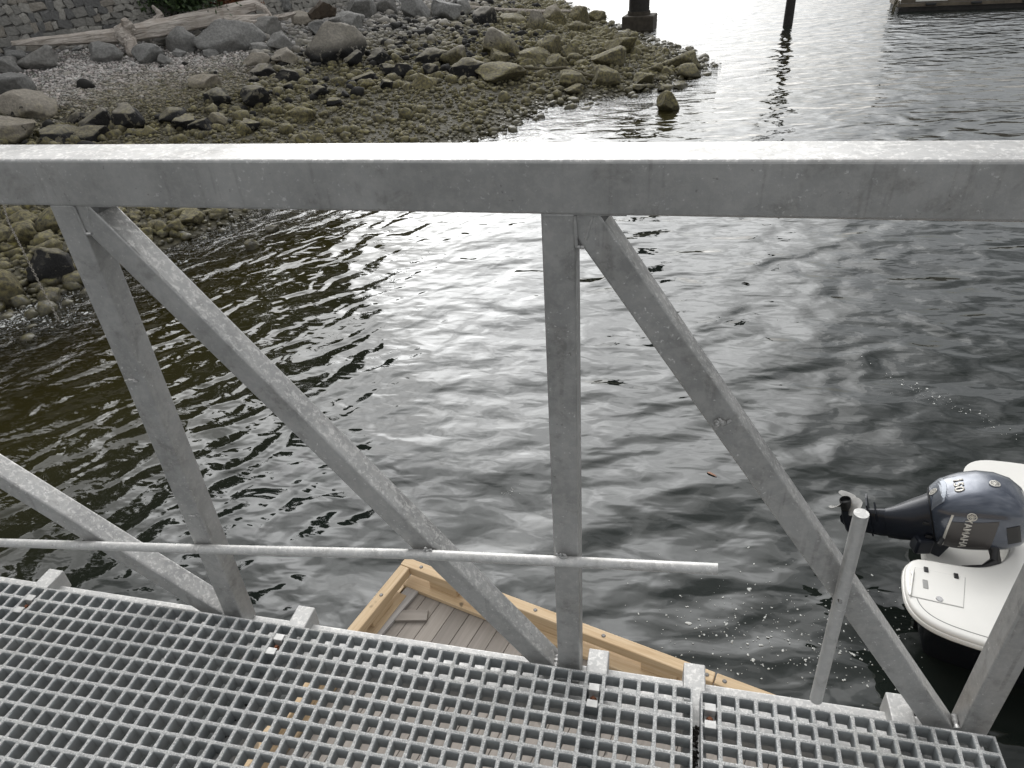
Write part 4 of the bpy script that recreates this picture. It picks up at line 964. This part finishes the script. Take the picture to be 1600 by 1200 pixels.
def emblem(fn, r):
    bm = bmesh.new()
    def ringp(r0, r1, n=24):
        A = []
        for k in range(n):
            c_, s_ = math.cos(6.2832 * k / n), math.sin(6.2832 * k / n); A.append((bm.verts.new(fn(r0 * c_, r0 * s_, .002)), bm.verts.new(fn(r0 * c_, r0 * s_, .006)), bm.verts.new(fn(r1 * c_, r1 * s_, .006)), bm.verts.new(fn(r1 * c_, r1 * s_, .002))))
        for k in range(n):
            p, q = A[k], A[(k + 1) % n]
            for i in range(3): bm.faces.new((p[i], p[i + 1], q[i + 1], q[i]))
    ringp(r, r * .84); ringp(r * .2, r * .05, 10)
    for k in range(6):
        t_ = 6.2832 * k / 6 + .52; d = (math.cos(t_), math.sin(t_)); n = (-d[1], d[0])
        for sg in (-.13, .13):
            q = []
            for f, w in ((.15, -.05), (.82, -.05), (.82, .05), (.15, .05)): q.append((r * (d[0] * f + n[0] * (w + sg)), r * (d[1] * f + n[1] * (w + sg))))
            lo = [bm.verts.new(fn(*p, .002)) for p in q]; hi = [bm.verts.new(fn(*p, .0055)) for p in q]; bm.faces.new(hi)
            for i in range(4): bm.faces.new((lo[i], lo[(i + 1) % 4], hi[(i + 1) % 4], hi[i]))
    obj('round_emblem', bm, M_letter, en)
emblem(lambda x, y, z: sp_(.285 + y, .165 - x, .003 + z), .034)
emblem(lambda x, y, z: bp_(.47 + y, .02 + x, .003 + z), .036)
emblem(lambda x, y, z: bp_(.045 + y, .0 + x, .004 + z), .030)
# leg: lower pan, midsection, plates, gearcase, skeg, propeller
def ering(u, a0, a1, w, n=20, ex=2.4):
    cm, ha_ = (a0 + a1) / 2, (a1 - a0) / 2
    return [ep(cm + ha_ * math.copysign(abs(math.cos(6.2832 * k / n)) ** (2 / ex), math.cos(6.2832 * k / n)), w * math.copysign(abs(math.sin(6.2832 * k / n)) ** (2 / ex), math.sin(6.2832 * k / n)), u) for k in range(n)]
obj('lower_pan', loft([ering(-.34, -.25, .05, .06), ering(-.25, -.255, .07, .10), ering(-.13, -.25, .115, .138), ering(-.03, -.195, .155, .145), ering(.012, -.205, .175, .158)]), M_engine, en, True)
obj('midsection', loft([ering(-.64, -.16, .07, .022), ering(-.50, -.20, .07, .03), ering(-.40, -.23, .06, .045), ering(-.28, -.24, .05, .06)]), M_engine, en, True)
def eplate(poly, u0, u1):
    bm = bmesh.new(); lo = [bm.verts.new(ep(a, s_, u0)) for a, s_ in poly]; hi = [bm.verts.new(ep(a, s_, u1)) for a, s_ in poly]; bm.faces.new(lo[::-1]); bm.faces.new(hi)
    for i in range(len(poly)): bm.faces.new((lo[i], lo[(i + 1) % len(poly)], hi[(i + 1) % len(poly)], hi[i]))
    return bm
obj('ventilation_plate', eplate([(-.22, -.03), (-.12, -.06), (.04, -.085), (.17, -.08), (.19, 0), (.17, .08), (.04, .085), (-.12, .06), (-.22, .03)], -.462, -.450), M_engine, en)
obj('splash_plate', eplate([(-.12, -.03), (.06, -.06), (.14, 0), (.06, .06), (-.12, .03)], -.405, -.395), M_engine, en)
obj('gearcase', loft([[ep(a, r_ * math.cos(6.2832 * k / 16), -.62 + r_ * math.sin(6.2832 * k / 16)) for k in range(16)] for a, r_ in ((-.24, .006), (-.21, .03), (-.14, .05), (-.05, .056), (.04, .054), (.08, .05))]), M_engine, en, True)
bm = bmesh.new(); vs = [[bm.verts.new(ep(a, s_, u)) for a, u in ((-.12, -.66), (.04, -.66), (.0, -.69), (-.06, -.695))] for s_ in (-.008, .008)]
bm.faces.new(vs[0]); bm.faces.new(vs[1][::-1])
for i in range(4): bm.faces.new((vs[0][i], vs[1][i], vs[1][(i + 1) % 4], vs[0][(i + 1) % 4]))
obj('skeg', bm, M_engine, en)
pr = obj('propeller', loft([[ep(a, r_ * math.cos(6.2832 * k / 18), -.62 + r_ * math.sin(6.2832 * k / 18)) for k in range(18)] for a, r_ in ((.082, .045), (.10, .050), (.18, .048), (.185, .042), (.15, .038))]), M_black, en, True)
for b_ in range(3):
    t0 = 6.2832 * b_ / 3 + .9; V_ = []; nr, nc = 6, 6
    for i in range(nr + 1):
        r_ = .043 + .10 * i / nr; wd = .62 * math.sin(min(1, .28 + .62 * i / nr) * 3.0) + .12
        for j in range(nc + 1):
            q = (j / nc - .5) * 2 * wd; V_.append((.13 + .045 * q / .6 + .01 * i / nr, r_ * math.cos(t0 + q), r_ * math.sin(t0 + q)))
    bm = bmesh.new(); A_ = [bm.verts.new(ep(a - .003, s_, -.62 + u)) for a, s_, u in V_]; B_ = [bm.verts.new(ep(a + .003, s_, -.62 + u)) for a, s_, u in V_]; ix = lambda i, j: i * (nc + 1) + j
    for i in range(nr):
        for j in range(nc):
            q = (ix(i, j), ix(i + 1, j), ix(i + 1, j + 1), ix(i, j + 1)); bm.faces.new([A_[k] for k in q]); bm.faces.new([B_[k] for k in q[::-1]])
    rim = [ix(i, 0) for i in range(nr + 1)] + [ix(nr, j) for j in range(1, nc + 1)] + [ix(i, nc) for i in range(nr - 1, -1, -1)] + [ix(0, j) for j in range(nc - 1, 0, -1)]
    for a, b in zip(rim, rim[1:] + rim[:1]): bm.faces.new((A_[a], A_[b], B_[b], B_[a]))
    obj('blade', bm, M_prop, pr, True)
# mounting bracket and tilt ram
for s_ in (-.11, .11): obj('clamp_bracket', beam(bt(.02, .07 + s_, .36), bt(.14, .07 + s_, .72), .035, .16, bev=.01), M_engine, en)
obj('swivel_bracket', beam(bt(-.02, .07, .45), ep(-.12, 0, .02), .13, .13, bev=.02), M_engine, en)
obj('tilt_ram', tube([bt(.02, .0, .42), ep(-.14, .06, .06)], .018, 10), M_chrome, en, True)
obj('tilt_tube', tube([bt(.13, -.10, .70), bt(.13, .24, .70)], .025, 10), M_engine, en, True)
obj('steering_arm', tube([bt(.02, -.20, .60), bt(.06, -.12, .64), bt(.1, -.03, .70)], [.02, .016, .02], 8), M_black, en, True)
obj('trim_box', box(*bt(-.06, -.06, .46), .14, .12, .16, .02, .2), M_engine, en)

# ------------------------------------------------------------------ small things on the water
M_foam = plain('foam', (.48, .49, .47), .6, 0, .1, 40, .3)
def foam(name, regs, label):
    bm = bmesh.new()
    for (px, py, sx, sy, n, r0, ang) in regs:
        for _ in range(n):
            u, v = random.gauss(0, 1), random.gauss(0, 1); c_, s_ = math.cos(ang), math.sin(ang); x, y = px + u * sx * c_ - v * sy * s_, py + u * sx * s_ + v * sy * c_
            p = at(x, y, .002); 
            if float(height(p.x, p.y)) > -.02: continue
            r = .46 * r0 * math.exp(random.gauss(-.2, .55)); m = random.choice((1, 1, 1, 2, 3))
            for _k in range(m):
                M_ = Matrix.Translation(p + Vector((random.uniform(-r, r) * (m > 1), random.uniform(-r, r) * (m > 1), 0))) @ Matrix.Rotation(random.random() * 6, 4, 'Z') @ Matrix.Diagonal((r * random.uniform(.7, 1.4), r * random.uniform(.6, 1), min(r, .008) * .6, 1))
                bmesh.ops.create_icosphere(bm, subdivisions=1, radius=1, matrix=M_)
    o = obj(name, bm, M_foam); tag(o, label, 'foam', kind='stuff')
foam('foam_specks', [(1210, 985, 90, 45, 330, .011, .1), (1120, 1010, 60, 30, 60, .011, .2), (1400, 985, 30, 50, 90, .011, 1.2), (1330, 1030, 40, 30, 60, .010, 0), (585, 470, 80, 5, 260, .012, -.75), (520, 540, 30, 8, 60, .010, -.7), (1480, 630, 90, 6, 120, .010, .42), (1430, 620, 40, 8, 40, .008, .3), (430, 440, 30, 14, 110, .012, -.9), (20, 498, 40, 7, 500, .018, -.30), (60, 478, 30, 6, 240, .016, -.4), (120, 492, 40, 8, 160, .014, -.2), (350, 362, 60, 10, 160, .012, -.6), (330, 350, 50, 12, 130, .016, -.6), (800, 770, 8, 4, 14, .010, 0)], 'white foam specks drifting on the dark water')
M_weed = plain('floating weed', (.015, .012, .006), .5, 0, .3, 20)
p = at(1165, 443, .01); tag(obj('weed_scrap', wavy([p + Vector((-.06, .02, 0)), p + Vector((-.02, .03, .006)), p + Vector((.03, 0, .008)), p + Vector((.06, -.02, 0))], [.004, .010, .013, .005], 6, .3, 71), M_weed), 'dark weed scrap floating right of the upper brace', 'seaweed')
M_deadleaf = plain('dead leaf', (.26, .14, .09), .7, 0, .2, 30)
p = at(1112, 741, .006); V_ = [p + Vector(q) for q in ((-.05, .03, 0), (-.02, .035, .004), (.03, 0, .003), (.055, -.03, 0), (.02, -.02, .003), (-.03, .008, .004))]
bm = bmesh.new(); lo = [bm.verts.new(v - Vector((0, 0, .003))) for v in V_]; hi = [bm.verts.new(v) for v in V_]; bm.faces.new(hi); bm.faces.new(lo[::-1])
for i in range(6): bm.faces.new((lo[i], lo[(i + 1) % 6], hi[(i + 1) % 6], hi[i]))
tag(obj('dead_leaf', bm, M_deadleaf), 'small reddish dead leaf floating beside the right diagonal', 'leaf')
